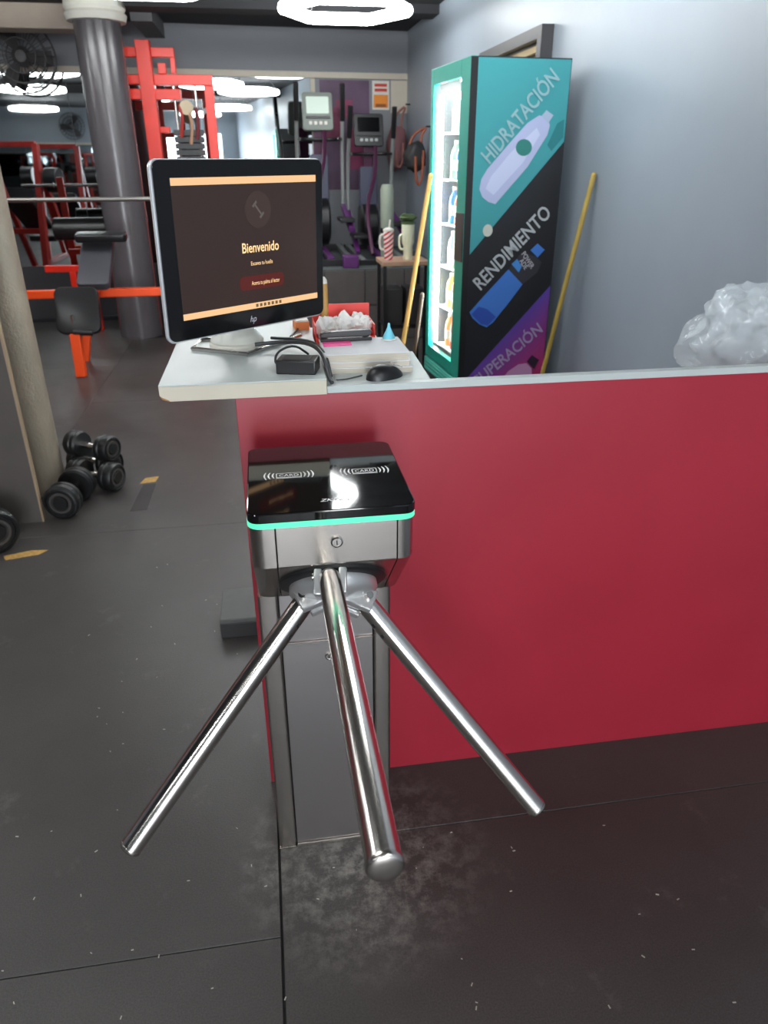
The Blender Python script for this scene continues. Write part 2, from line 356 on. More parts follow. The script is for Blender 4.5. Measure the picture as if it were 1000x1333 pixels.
# ================================================================ TURNSTILE
ts = T('tripod_turnstile', 'stainless steel tripod turnstile with black glass card reader top against the red counter', 'turnstile', (0.078, 1.36, 0))
HX0, HX1 = -0.057, 0.227
def head(xa, xb, ra, rb, name, dy=0.0):
    prof = [(1.10+dy, 0.995), (1.10+dy, 0.916), (1.255+dy*0.5, 0.761-dy*0.5), (1.29, 0.742), (1.42, 0.742), (1.42, 0.995)]
    M = Matrix(((0, 0, 1, 0), (1, 0, 0, 0), (0, 1, 0, 0), (0, 0, 0, 1)))
    return MB().prism(prof, xa, xb, M)
hb = head(-0.013, 0.196, 0, 0, 'head').build('head_housing', steel, ts, world=True, bevel=0.0015, seg=1)
def cap(xa, xb, left):
    # rounded end cap of the head: plan outline with a round front corner, swept down the same profile
    mb = MB(); n = 8; r = 0.024; secs = []
    for z, yf in ((0.995, 1.101), (0.916, 1.101), (0.83, 1.187), (0.761, 1.256), (0.742, 1.29)):
        pl = [(xb, 1.42), (xb, yf)] if left else [(xa, 1.42), (xa, yf)]
        sx = xa if left else xb; sgn = 1 if left else -1
        for k in range(n+1):
            a = math.pi/2*k/n; pl.append((sx+sgn*(r-r*math.sin(a)), yf+r-r*math.cos(a)))
        pl.append((sx, 1.42)); secs.append([Vector((x, y, z)) for x, y in pl])
    m = len(secs[0]); vs = [p for s_ in secs for p in s_]; fs = []
    for i in range(len(secs)-1):
        for k in range(m): fs.append((i*m+k, i*m+(k+1) % m, (i+1)*m+(k+1) % m, (i+1)*m+k))
    fs += [tuple(range(m)), tuple(range((len(secs)-1)*m, len(secs)*m))]
    return mb.add(vs, fs).build('side_cap', steel, ts, world=True)
cap(HX0, -0.0145, True); cap(0.1975, HX1, False)
MB().prism(rrect(HX0-0.002, HX1+0.002, 1.094, 1.424, 0.024), 0.9955, 1.006).build('light_strip', mat('green_led_strip', (30, 120, 90), 0.4, emit=0.62, emit_rgb=(96, 236, 186)), ts, world=True)
gl = MB().prism(rrect(HX0-0.001, HX1+0.001, 1.092, 1.405, 0.020), 1.006, 1.024).build('reader_glass', gloss_black, ts, world=True, bevel=0.0025, seg=2)
ink = mat('white_print', (228, 228, 228), 0.5); ZP = 1.0244
def arc(mb, cx, cy, r, a0, a1, wd, n=10):
    vs = []; fs = []
    for k in range(n+1):
        a = R(a0+(a1-a0)*k/n); t_ = 1-abs(2*k/n-1)*0.6
        for q in (r-wd*t_/2, r+wd*t_/2): vs.append((cx+q*math.cos(a), cy+q*math.sin(a), ZP))
    for k in range(n): fs.append((2*k, 2*k+1, 2*k+3, 2*k+2))
    mb.add(vs, fs)
for cx, cy in ((0.018, 1.253), (0.159, 1.252)):
    mb = MB()
    for k in range(3):
        arc(mb, cx+0.004, cy, 0.026+0.0075*k, -28+2*k, 28-2*k, 0.0034); arc(mb, cx-0.004, cy, 0.026+0.0075*k, 152+2*k, 208-2*k, 0.0034)
    mb.build('wave_symbol', ink, gl, world=True, flat=True)
    mb = MB(); a, b, wd = 0.0235, 0.0105, 0.0016
    o_ = rrect(cx-a, cx+a, cy-b, cy+b, 0.003, 3); i_ = rrect(cx-a+wd, cx+a-wd, cy-b+wd, cy+b-wd, 0.002, 3); n = len(o_)
    mb.add([(x, y, ZP) for x, y in o_+i_], [(k, (k+1) % n, n+(k+1) % n, n+k) for k in range(n)])
    mb.add([(cx-a, cy-b-0.0035, ZP), (cx+a, cy-b-0.0035, ZP), (cx+a, cy-b-0.0015, ZP), (cx-a, cy-b-0.0015, ZP)], [(0, 1, 2, 3)])
    mb.build('card_outline', ink, gl, world=True, flat=True)
    wp = WM[gl.name].inverted() @ Vector((cx-0.018, cy-0.0055, ZP))
    text_on('card_lettering', 'CARD', wp, (1, 0, 0), (0, 1, 0), 0.036, 0.0105, ink, gl)
wp = WM[gl.name].inverted() @ Vector((0.066, 1.127, ZP)); text_on('maker_lettering', 'ZKTeco', wp, (1, 0, 0), (0, 1, 0), 0.056, 0.0105, ink, gl, shear=0.3, bold=0.01)
def lock(p, ax, parent, r=0.0105):
    l = MB().lathe([(r, 0), (r, 0.004), (r*0.8, 0.006), (r*0.74, 0.0045), (0.001, 0.0045)], p, ax, 20).build('lock', chrome, parent, world=True)
    q = Vector(p)+Vector(ax)*0.005; MB().box(q.x-0.001, q.x+0.001, q.y-0.001, q.y+0.001, q.z-0.0045, q.z+0.0045).build('keyhole', blackpl, l, world=True)
lock((0.090, 1.0995, 0.960), (0, -1, 0), ts)
# post
PX0, PX1 = -0.062, 0.216
for xa, xb in ((PX0, -0.0205), (0.1785, PX1)):
    MB().prism(rrect(xa, xb, 1.29, 1.42, 0.006), 0.004, 0.742).build('side_column', steel, ts, world=True)
MB().box(-0.020, 0.178, 1.30, 1.42, 0.004, 0.742).build('core', blackpl, ts, world=True)
MB().box(-0.0185, 0.1765, 1.2915, 1.30, 0.6215, 0.741).build('upper_panel', steel_dark, ts, world=True, bevel=0.001, seg=1)
dp = MB().box(-0.0185, 0.1765, 1.2915, 1.30, 0.014, 0.6165).build('lower_panel', steel_dark, ts, world=True, bevel=0.001, seg=1)
MB().box(-0.018, 0.176, 1.286, 1.30, 0.6168, 0.6212).build('panel_lip', chrome, ts, world=True)
lock((0.080, 1.2915, 0.577), (0, -1, 0), dp, 0.009)
MB().box(PX0-0.001, PX1+0.001, 1.289, 1.421, 0.0002, 0.004).build('base_plate', steel, ts, world=True)
MB().box(-0.019, 0.177, 1.287, 1.30, 0.005, 0.0125).build('base_lip', chrome, ts, world=True)
# hub on the 45 degree face
AX = Vector((0, -1, -1)).normalized(); HC = Vector((0.086, 1.178, 0.838))
MB().lathe([(0.101, 0), (0.101, 0.006), (0.094, 0.010), (0.001, 0.010)], HC-AX*0.001, AX, 48).build('hub_disc', blackpl, ts, world=True)
hub = MB().lathe([(0.082, 0.008), (0.083, 0.022), (0.074, 0.036), (0.05, 0.046), (0.001, 0.048)], HC, AX, 40).build('hub', cast, ts, world=True, angle=50)
MB().lathe([(0.02, 0.046), (0.02, 0.054), (0.014, 0.058), (0.001, 0.058)], HC, AX, 24).build('hub_cover', cast, hub, world=True)
arms = [((0.0745, 1.105, 0.893), (0.079, 0.497, 0.900)), ((0.040, 1.145, 0.829), (-0.313, 0.963, 0.440)), ((0.1345, 1.145, 0.815), (0.455, 0.963, 0.405))]
for i, (a, b) in enumerate(arms):
    a = Vector(a); b = Vector(b); d = (b-a).normalized(); r = 0.0200
    # fork lugs that carry the arm
    side = d.cross(AX).normalized(); upv = side.cross(d).normalized()
    st = a+d*0.030
    for sg in (-1, 1):
        lug = MB(); base = HC+AX*0.02+(a-HC)*0.25
        lug.beam(base+side*sg*0.021, a+d*0.022+side*sg*0.022, 0.014, 0.046, up=upv).build('lug', cast, hub, world=True, bevel=0.003)
    MB().beam(HC+AX*0.018+(a-HC)*0.3, a+d*0.012, 0.029, 0.028, up=upv).build('arm_root', cast, hub, world=True, bevel=0.003)
    MB().cyl(a+d*0.004-side*0.030, a+d*0.004+side*0.030, 0.0075, n=14).build('hinge_pin', chrome, hub, world=True)
    arm = MB().cyl(st-d*0.012, b-d*0.008, r, n=40).build('arm', chrome, ts, world=True)
    MB().cyl(st-d*0.026, st-d*0.012, 0.0155, n=24).build('collar', cast, arm, world=True)
    MB().lathe([(r+0.0004, 0), (r+0.0006, 0.0045), (r*0.96, 0.0068), (r*0.86, 0.0080), (r*0.5, 0.0090), (0.001, 0.0093)], b-d*0.0105, d, 40).build('end_cap', steel, arm, world=True, angle=40)
    if i:
        tow = (Vector((0, 0, 1.55))-a); tow = (tow-d*tow.dot(d)).normalized(); sd = d.cross(tow).normalized()*(1 if i == 1 else -1)
        for q in (0.026, 0.052):
            nv = (tow*0.6+sd*0.8).normalized() if (tow*0.6+sd*0.8).z < (tow*0.6-sd*0.8).z else (tow*0.6-sd*0.8).normalized()
            MB().lathe([(0.0042, 0), (0.0042, 0.0015), (0.002, 0.002), (0.001, 0.001)], st+d*q+nv*(r-0.0005), nv, 12).build('screw', blackpl, arm, world=True)

# ================================================================ RECEPTION COUNTER
ct = T('reception_counter', 'waist high reception counter with glossy red front panel and white top edge', 'counter', (0.78, 1.55, 0))
MB().box(-0.080, RX-0.004, 1.513, 1.531, 0.0, 1.099).build('front_panel', red_lam, ct, world=True, bevel=0.001, seg=1)
MB().box(0.1145, RX-0.004, 1.511, 1.533, 1.099, 1.115).build('top_edge', white_lam, ct, world=True, bevel=0.001, seg=1)
MB().prism([(0.1145, 1.5335), (0.345, 1.5335), (0.355, 1.79), (0.29, 1.795), (0.29, 2.12), (0.1145, 2.12)], 1.097, 1.115).build('inner_desk', white_lam, ct, world=True, bevel=0.001, seg=1)
MB().box(0.04, 0.06, 1.532, 2.15, 0.0, 1.0965).build('support_board', white_lam, ct, world=True)
MB().box(0.10, 0.12, 1.532, 1.95, 0.0, 1.0965).build('support_board', white_lam, ct, world=True)
MB().box(0.95, RX-0.006, 1.532, 1.88, 0.98, 1.0).build('lower_shelf', white_lam, ct, world=True)
MB().box(1.3, 1.32, 1.532, 1.86, 0.0, 0.98).build('support_board', white_lam, ct, world=True)
dt = T('desk_board', 'thick white board with cream chipped edge overhanging the red counter end', 'worktop', (-0.06, 1.86, 1.101))
MB().prism([(-0.231, 1.5), (0.113, 1.5), (0.113, 2.25), (-0.231, 2.25)], 1.1325, 1.135).build('laminate_top', white_lam, dt, world=True)
MB().prism([(-0.231, 1.135-0.003), (0.113, 1.132), (0.113, 1.101), (-0.212, 1.101), (-0.226, 1.106), (-0.231, 1.114)], 1.5, 2.25,
           Matrix(((1, 0, 0, 0), (0, 0, 1, 0), (0, 1, 0, 0), (0, 0, 0, 1)))).build('core_board', white_edge, dt, world=True)
MB().prism([(-0.2312, 1.114), (-0.226, 1.1058), (-0.211, 1.1008), (-0.214, 1.104), (-0.225, 1.109)], 1.499, 1.52,
           Matrix(((1, 0, 0, 0), (0, 0, 1, 0), (0, 1, 0, 0), (0, 0, 0, 1)))).build('chipped_corner', mat('raw_chipboard', (150, 104, 60), 0.8, var=0.3, vscale=200), dt, world=True)

# ================================================================ MONITOR
d_ = Vector((0.352, 0.282, 0)); mw = d_.length; mrz = math.atan2(d_.y, d_.x)
mo = T('monitor', 'black bezel desktop monitor on a chrome foot showing a welcome screen', 'monitor', (-0.040, 1.742, 1.135), mrz)
HW = mw/2; MZb, MZt = 0.061, 0.418
tilt = Matrix.Translation((0, 0, 0.24)) @ Matrix.Rotation(R(2.2), 4, 'X') @ Matrix.Translation((0, 0, -0.24))
def XZ(y): return tilt @ Matrix(((1, 0, 0, 0), (0, 0, 1, y), (0, 1, 0, 0), (0, 0, 0, 1)))
shell = MB().prism(rrect(-HW, HW, MZb, MZt, 0.018), -0.012, -0.003, XZ(0)).build('shell', mat('silver_plastic', (196, 198, 202), 0.3, 0.4), mo, bevel=0.002)
MB().prism(rrect(-HW+0.012, HW-0.012, MZb+0.01, MZt-0.01, 0.02), -0.003, 0.020, XZ(0)).build('rear_shell', blackpl, mo, bevel=0.006)
MB().prism(rrect(-HW*0.75, HW*0.75, MZb+0.05, MZt-0.04, 0.03), 0.020, 0.045, XZ(0)).build('back_cover', blackpl, mo, bevel=0.008)
bez = MB().prism(rrect(-HW+0.004, HW-0.002, MZb+0.004, MZt-0.002, 0.016), -0.0165, -0.012, XZ(0)).build('bezel', mat('glossy_black_bezel', (17, 17, 19), 0.16), mo, bevel=0.001, seg=1)
SX0, SX1, SZ0, SZ1 = -HW+0.040, HW-0.024, MZb+0.046, MZt-0.034
def scr(name, poly, m, y, par): return MB().prism(poly, 0, 0.0003, XZ(y)).build(name, m, par, flat=True)
sc_dark = mat('screen_dark', (20, 15, 14), 0.2, emit=0.10, emit_rgb=(120, 95, 88)); sc_tan = mat('screen_tan', (40, 36, 30), 0.2, emit=0.62, emit_rgb=(236, 190, 140))
sc_txt = mat('screen_text', (40, 36, 30), 0.2, emit=0.75, emit_rgb=(250, 206, 150)); sc_red = mat('screen_red', (30, 14, 13), 0.2, emit=0.13, emit_rgb=(170, 70, 64)); sc_disc = mat('screen_disc', (22, 18, 17), 0.2, emit=0.11, emit_rgb=(135, 108, 100))
sc_gr = mat('screen_icon', (30, 30, 28), 0.2, emit=0.3, emit_rgb=(150, 120, 80)); sc_grey = mat('screen_logo', (30, 30, 28), 0.2, emit=0.14, emit_rgb=(170, 160, 152))
screen = scr('screen', [(SX0, SZ0), (SX1, SZ0), (SX1, SZ1), (SX0, SZ1)], sc_dark, -0.0172, mo)
sw, sh = SX1-SX0, SZ1-SZ0
scr('screen_header', [(SX0, SZ1-0.014), (SX1, SZ1-0.014), (SX1, SZ1), (SX0, SZ1)], sc_tan, -0.0178, screen)
scr('screen_taskbar', [(SX0, SZ0), (SX1, SZ0), (SX1, SZ0+0.013), (SX0, SZ0+0.013)], sc_tan, -0.0178, screen)
cx = SX0+sw*0.555
scr('emblem_disc', [(cx+0.036*math.cos(2*math.pi*k/24), SZ0+sh*0.76+0.038*math.sin(2*math.pi*k/24)) for k in range(24)], sc_disc, -0.0178, screen)
dz = SZ0+sh*0.76
for (ax_, az_, bx_, bz_, wd) in ((-0.010, 0.012, 0.010, -0.012, 0.004), (-0.015, 0.006, -0.004, 0.017, 0.005), (0.004, -0.017, 0.015, -0.006, 0.005)):
    p, q = Vector((cx+ax_, dz+az_)), Vector((cx+bx_, dz+bz_)); nn = Vector((-(q-p).y, (q-p).x)).normalized()*wd/2
    scr('dumbbell_symbol', [tuple(p-nn), tuple(q-nn), tuple(q+nn), tuple(p+nn)], sc_grey, -0.0182, screen)
def stext(name, body, xc, z, length, capH, m, bold=0.0):
    p = tilt @ Vector((xc-length/2, -0.0184, z)); ex = Vector((1, 0, 0)); ey = (tilt.to_3x3() @ Vector((0, 0, 1)))
    text_on(name, body, p, ex, ey, length, capH, m, screen, bold=bold)
stext('welcome_lettering', 'Bienvenido', cx+0.002, SZ0+sh*0.445, 0.104, 0.0205, sc_txt, 0.012)
stext('small_lettering', 'Escanea tu huella', cx+0.003, SZ0+sh*0.345, 0.062, 0.0085, sc_txt)
scr('button', rrect(cx-0.062, cx+0.066, SZ0+sh*0.155, SZ0+sh*0.265, 0.01), sc_red, -0.0178, screen)
stext('button_lettering', 'Acerca tu palma al lector', cx+0.012, SZ0+sh*0.19, 0.082, 0.009, sc_txt)
for k in range(7): scr('taskbar_icon', [(cx-0.02+0.0115*k, SZ0+0.003), (cx-0.013+0.0115*k, SZ0+0.003), (cx-0.013+0.0115*k, SZ0+0.010), (cx-0.02+0.0115*k, SZ0+0.010)], sc_gr, -0.0181, screen)
lg = mat('silver_print', (190, 192, 196), 0.3, 0.3)
# round maker's badge under the screen
bp_ = tilt @ Vector((-0.0095, -0.0172, MZb+0.017)); text_on('maker_badge', 'hp', bp_, (1, 0, 0), tilt.to_3x3() @ Vector((0, 0, 1)), 0.019, 0.014, lg, bez, shear=0.3, bold=0.01)
MB().lathe([(0.066, 0.0145), (0.062, 0.022), (0.046, 0.040), (0.034, 0.062), (0.032, 0.16)], (0.03, 0.100, 0), (0, 0, 1), 32).build('neck', mat('pearl_plastic', (196, 196, 188), 0.35), mo, angle=60)
MB().box(-0.02, 0.08, 0.040, 0.10, 0.12, 0.18).build('neck_bracket', blackpl, mo)
Mi = Matrix.Rotation(-mrz, 4, 'Z')
def mloc(x, y, z): return WM[mo.name].inverted() @ Vector((x, y, z))
MB().tube([mloc(0.080, 1.90, 1.1405), mloc(-0.055, 1.722, 1.1405), mloc(-0.185, 1.800, 1.1405), mloc(-0.17, 1.90, 1.1405), mloc(-0.03, 1.84, 1.1405)], 0.0052, 10).build('foot_wire', chrome, mo)
MB().lathe([(0.068, 0), (0.067, 0.008), (0.06, 0.014), (0.001, 0.0145)], (0.03, 0.100, 0.0002), (0, 0, 1), 32).build('foot_plate', white_p, mo)

# ================================================================ DESK ITEMS
ad = T('power_adapter', 'black power adapter box with cables at the front of the white desk board', 'adapter', (0.058, 1.568, 1.135), R(-14))
MB().box(-0.043, 0.043, -0.03, 0.03, 0.0, 0.030).build('box', blackpl, ad, bevel=0.003)
MB().box(-0.030, 0.030, -0.02, 0.02, 0.030, 0.0308).build('rating_label', mat('dark_grey_label', (44, 44, 46), 0.5), ad)
cab = mat('grey_black_cable', (52, 54, 56), 0.4)
def cable(label, pts, r): return tag(MB().tube(pts, r, 8, 2).build('cable', cab), label, 'cable', 'cables on the desk')
ZD = 1.135
cable('thick dark cable bundle sweeping from the monitor foot past the adapter', [(-0.035, 1.765, ZD+0.0175), (-0.01, 1.768, ZD+0.018), (0.03, 1.762, ZD+0.022), (0.092, 1.68, ZD+0.036), (0.116, 1.59, ZD+0.03), (0.122, 1.535, ZD-0.008), (0.126, 1.518, ZD-0.0145)], 0.0048)
cable('grey cable looping over the power adapter', [(0.005, 1.835, ZD+0.0165), (0.03, 1.815, ZD+0.018), (0.062, 1.79, ZD+0.022), (0.105, 1.71, ZD+0.03), (0.124, 1.62, ZD+0.02), (0.128, 1.56, ZD-0.012)], 0.0038)
cable('thin black cord bent up from the adapter side', [(0.02, 1.597, ZD+0.016), (0.008, 1.60, ZD+0.010), (0.014, 1.63, ZD+0.03), (0.055, 1.68, ZD+0.034), (0.088, 1.70, ZD+0.005)], 0.0028)
cable('thin dark cord crossing the desk behind the monitor', [(0.055, 1.90, ZD+0.004), (0.085, 2.02, ZD+0.004), (0.105, 2.12, ZD+0.005), (0.108, 2.2, ZD+0.004)], 0.003)
ZR = 1.115
ms = T('computer_mouse', 'black computer mouse with silver buttons beside the paper stack', 'mouse', (0.247, 1.560, ZR), R(-66))
mbm = bmesh.new(); bmesh.ops.create_uvsphere(mbm, u_segments=24, v_segments=14, radius=1); 
vs = [Vector((v.co.x*0.026*(1-0.12*v.co.y), v.co.y*0.046, max(0, v.co.z)*0.030*(1-0.25*v.co.y))) for v in mbm.verts]
m_ = MB(); m_.add(vs, [tuple(v.index for v in fc.verts) for fc in mbm.faces]); mbm.free()
m_.build('shell', blackpl, ms, angle=60)
for sx in (-1, 1): MB().box(sx*0.006-0.004, sx*0.006+0.004, 0.012, 0.036, 0.0215, 0.0228, Matrix.Translation((0, 0, 0.011)) @ Matrix.Rotation(R(-20), 4, 'X')).build('button', mat('silver_key', (180, 182, 186), 0.25, 0.6), ms, bevel=0.001)
tag(MB().tube([(0.198, 1.570, ZR+0.004), (0.18, 1.562, ZR+0.003), (0.16, 1.548, ZR+0.003), (0.137, 1.546, ZR+0.003)], 0.0017, 6, 2).build('mouse_cord', cab), 'thin grey mouse cord lying on the white desk edge', 'cable')
pm = mat('paper_block', (206, 208, 212), 0.7, var=0.03); pe = mat('paper_edge', (188, 180, 166), 0.8, var=0.12, vscale=30, stretch=(1, 1, 40))
z = ZR
for i, (dx, dy, rz, hh, lab) in enumerate(((0.008, 0.0, -4, 0.013, 'lowest bundle of papers in the stack beside the mouse'), (0.0, 0.012, -2, 0.012, 'middle bundle of papers in the stack beside the mouse'), (-0.004, 0.018, 0, 0.018, 'top pale grey paper block of the stack beside the mouse'))):
    p = T('paper_stack', lab, 'papers', (0.219+dx, 1.680+dy*0.5, z), R(rz), 'stacked paper bundles on the desk')
    MB().box(-0.095, 0.095, -0.078, 0.078, 0.0, hh-0.0015).build('sheets', pe, p)
    MB().box(-0.097, 0.097, -0.080, 0.080, hh-0.0015, hh).build('cover_sheet', pm, p)
    z += hh
ZS = z
tb = T('glue_tube', 'small pale blue and white pointed tube standing on the paper stack', 'tube', (0.286, 1.742, ZS))
MB().lathe([(0.017, 0), (0.016, 0.003), (0.008, 0.020), (0.0035, 0.030), (0.003, 0.038), (0.001, 0.039)], n=18).build('nozzle', mat('pale_blue_plastic', (120, 205, 225), 0.4), tb)
MB().lathe([(0.0185, 0), (0.0185, 0.0025), (0.017, 0.003)], n=18).build('rim', white_p, tb)
st_ = T('stapler', 'long black stapler lying on the back of the paper stack', 'stapler', (0.182, 1.747, ZS), R(2))
MB().box(-0.062, 0.062, -0.013, 0.013, 0.0, 0.008).build('base', blackpl, st_, bevel=0.002)
MB().prism([(-0.062, 0.010), (0.055, 0.010), (0.064, 0.020), (0.056, 0.026), (-0.050, 0.023), (-0.062, 0.018)], -0.011, 0.011, Matrix(((1, 0, 0, 0), (0, 0, 1, 0), (0, 1, 0, 0), (0, 0, 0, 1)))).build('arm', blackpl, st_, bevel=0.002)
MB().box(-0.045, 0.04, -0.004, 0.004, 0.0079, 0.0101).build('hinge_spring', chrome, st_)
tag(MB().prism([(0.124, 1.690), (0.190, 1.692), (0.190, 1.730), (0.124, 1.727)], ZS, ZS+0.003).build('sticky_note_pad', mat('pink_paper', (240, 80, 150), 0.6)), 'thin bright pink note pad on the paper stack before the stapler', 'note pad')
bk = T('basket', 'red plastic basket full of white tissues at the back of the desk', 'basket', (0.196, 1.945, ZR))
rp = mat('red_plastic', (232, 62, 52), 0.4)
MB().box(-0.078, 0.078, -0.06, 0.06, 0.0, 0.004).build('bottom', rp, bk)
for nm, b in (('front_side', (-0.078, 0.078, -0.06, -0.057, 0.004, 0.022)), ('back_side', (-0.078, 0.078, 0.057, 0.06, 0.004, 0.085)), ('left_side', (-0.078, -0.075, -0.057, 0.057, 0.004, 0.05)), ('right_side', (0.075, 0.078, -0.057, 0.057, 0.004, 0.05))):
    MB().box(*b).build(nm, rp, bk)
tis = mat('white_tissue', (246, 243, 240), 0.8)
for i, (x, y, zz, s) in enumerate(((0.145, 1.918, 0.040, 0.030), (0.196, 1.918, 0.043, 0.032), (0.246, 1.92, 0.046, 0.026), (0.186, 1.973, 0.036, 0.026), (0.240, 1.973, 0.040, 0.026))):
    tag(crumple((x, y, ZR+zz), (s*0.9, s*0.85, s*1.05), 3, 0.45, 2.2, i+1, True).build('crumpled_tissue', tis, angle=40), 'crumpled white paper tissue in the red basket', 'tissue', 'crumpled tissues in the basket')
rod = T('wooden_rod', 'upright pale wooden rod with white tip standing in the red basket', 'rod', (0.150, 1.968, ZR+0.004))
MB().cyl((0, 0, 0), (0, 0, 0.140), 0.010, n=14).build('shaft', wood, rod); MB().lathe([(0.0101, 0.140), (0.009, 0.149), (0.004, 0.156), (0.001, 0.157)], n=14).build('tip', white_p, rod)
ob = T('small_box', 'small orange and white open carton behind the monitor on the desk', 'box', (0.088, 2.02, ZD), R(5))
MB().box(-0.019, 0.019, -0.03, 0.03, 0.0, 0.022).build('carton', mat('orange_card', (238, 140, 78), 0.6), ob)
MB().box(-0.017, 0.017, -0.028, 0.028, 0.022, 0.026).build('lid', white_p, ob)

# crumpled clear plastic
pl = bpy.data.materials.new('clear_crumpled_plastic'); pl.use_nodes = True; nt = pl.node_tree; b = nt.nodes['Principled BSDF']
b.inputs['Base Color'].default_value = (*lin((222, 230, 234)), 1); b.inputs['Roughness'].default_value = 0.12; b.inputs['Specular IOR Level'].default_value = 0.9
b.inputs['Alpha'].default_value = 0.30
tc = nt.nodes.new('ShaderNodeTexCoord'); vo = nt.nodes.new('ShaderNodeTexVoronoi'); vo.feature = 'DISTANCE_TO_EDGE'; vo.inputs['Scale'].default_value = 9; nt.links.new(tc.outputs['Object'], vo.inputs['Vector'])
bp = nt.nodes.new('ShaderNodeBump'); bp.inputs['Strength'].default_value = 0.5; bp.inputs['Distance'].default_value = 0.015; nt.links.new(vo.outputs['Distance'], bp.inputs['Height']); nt.links.new(bp.outputs[0], b.inputs['Normal'])
pb = crumple((1.245, 1.72, 1.125), (0.18, 0.115, 0.155), 5, 0.30, 1.5, 9, True); pb.v = [Vector((p.x, p.y, max(p.z, 1.0015))) for p in pb.v]
tag(pb.build('plastic_bag', pl, angle=40), 'crumpled clear plastic bag behind the counter edge by the wall', 'plastic bag')

# ================================================================ FRIDGE
TH = R(5)
fr = T('drinks_fridge', 'tall drinks fridge with green framed glass door and diagonal printed side', 'fridge', (1.034, 3.9, 0), TH)
FW, FD, FH = 0.52, 0.63, 1.99
fb = mat('fridge_shell', (34, 36, 40), 0.4); fwhite = mat('fridge_liner', (235, 238, 238), 0.5)
MB().box(0.035, FW, 0.0, 0.022, 0.03, FH).build('side_wall', fb, fr)
MB().box(0.035, FW, FD-0.022, FD, 0.03, FH).build('side_wall', fb, fr)
MB().box(FW-0.03, FW, 0.022, FD-0.022, 0.03, FH).build('back_wall', fwhite, fr)
MB().box(0.035, FW-0.03, 0.022, FD-0.022, FH-0.05, FH).build('top', fb, fr); MB().box(0.035, FW-0.03, 0.022, FD-0.022, 0.03, 0.33).build('compressor_box', fb, fr)
for a, b in ((0.06, 0.06), (0.46, 0.06), (0.06, 0.57), (0.46, 0.57)): MB().cyl((a, b, 0), (a, b, 0.03), 0.02, n=12).build('foot', blackpl, fr)
dr = MB().box(0.0, 0.033, 0.0, 0.135, 0.43, FH).box(0.0, 0.033, FD-0.05, FD, 0.43, FH).box(0.0, 0.033, 0.135, FD-0.05, FH-0.075, FH).box(0.0, 0.033, 0.135, FD-0.05, 0.43, 0.50).build('door_frame', green_f, fr, bevel=0.002, seg=1)
MB().box(0.012, 0.018, 0.135, FD-0.05, 0.50, FH-0.075).build('door_glass', mat('door_glass', (235, 245, 245), 0.03, alpha=0.12), dr)
MB().box(-0.006, 0.012, 0.008, 0.128, 1.06, 1.30).build('door_handle', mat('dark_grey_handle', (52, 50, 50), 0.4), dr, bevel=0.003)
MB().box(-0.006, 0.033, 0.0, FD, 0.34, 0.42).build('base_grille', mat('pale_green_grille', (70, 165, 150), 0.4), fr, bevel=0.004)
for k in range(3): MB().box(-0.010, -0.006, 0.02, FD-0.02, 0.35+0.022*k, 0.361+0.022*k).build('grille_slat', mat('pale_green_grille', (70, 165, 150), 0.4), fr)
MB().box(0.034, 0.22, 0.0, FD, 0.03, 0.33).build('kick_box', fb, fr)
led = mat('fridge_led', (255, 255, 255), 0.5, emit=42, emit_rgb=(246, 255, 252)); led_c = mat('fridge_led_dot', (255, 255, 255), 0.5, emit=42, emit_rgb=(248, 255, 253))
MB().box(0.040, 0.052, FD-0.075, FD-0.050, 0.52, FH-0.12).build('light_strip', led, fr)
MB().box(0.040, 0.050, 0.15, 0.162, 0.52, FH-0.12).build('light_strip', led, fr)
MB().box(0.12, 0.30, 0.20, 0.48, FH-0.064, FH-0.052).build('light_panel', led, fr)
for k in range(26): MB().lathe([(0.012, 0), (0.010, 0.007), (0.001, 0.010)], (0.040, FD-0.085, 0.62+0.048*k), (-1, 0, 0), 10).build('light_dot', led_c, fr)
shz = [0.50+0.235*k for k in range(6)]
for k, z in enumerate(shz): MB().box(0.065, FW-0.035, 0.03, FD-0.03, z, z+0.008).build('shelf', fwhite, fr)
Mf = Matrix(((1, 0, 0, 0), (0, 0, -1, 0), (0, 1, 0, 0), (0, 0, 0, 1)))
lay = [0]
def decal(name, poly, m):
    lay[0] += 1; h = 0.0006+0.0004*lay[0]
    return MB().prism(poly, h-0.0004, h, Mf).build(name, m, fr, flat=True)
DX = 0.036
pur = bpy.data.materials.new('purple_gradient_print'); pur.use_nodes = True; nt = pur.node_tree
tc = nt.nodes.new('ShaderNodeTexCoord'); sx_ = nt.nodes.new('ShaderNodeSeparateXYZ'); nt.links.new(tc.outputs['Object'], sx_.inputs[0])
su = nt.nodes.new('ShaderNodeMath'); su.operation = 'SUBTRACT'; nt.links.new(sx_.outputs['X'], su.inputs[0]); nt.links.new(sx_.outputs['Z'], su.inputs[1])
rp_ = nt.nodes.new('ShaderNodeValToRGB'); e = rp_.color_ramp.elements; mr = nt.nodes.new('ShaderNodeMapRange'); mr.inputs[1].default_value = -0.42; mr.inputs[2].default_value = 0.05
nt.links.new(su.outputs[0], mr.inputs[0]); nt.links.new(mr.outputs[0], rp_.inputs[0]); e[0].color = (*lin((84, 70, 168)), 1); e[1].color = (*lin((190, 50, 110)), 1)
nt.links.new(rp_.outputs[0], nt.nodes['Principled BSDF'].inputs['Base Color']); nt.nodes['Principled BSDF'].inputs['Roughness'].default_value = 0.35
MB().box(0.0, 0.0345, -0.0012, -0.0002, 0.36, FH-0.003).build('door_gasket', blackpl, fr)
decal('black_band', [(DX, 0.03), (FW-0.002, 0.03), (FW-0.002, FH-0.004), (DX, FH-0.004)], fr_black)
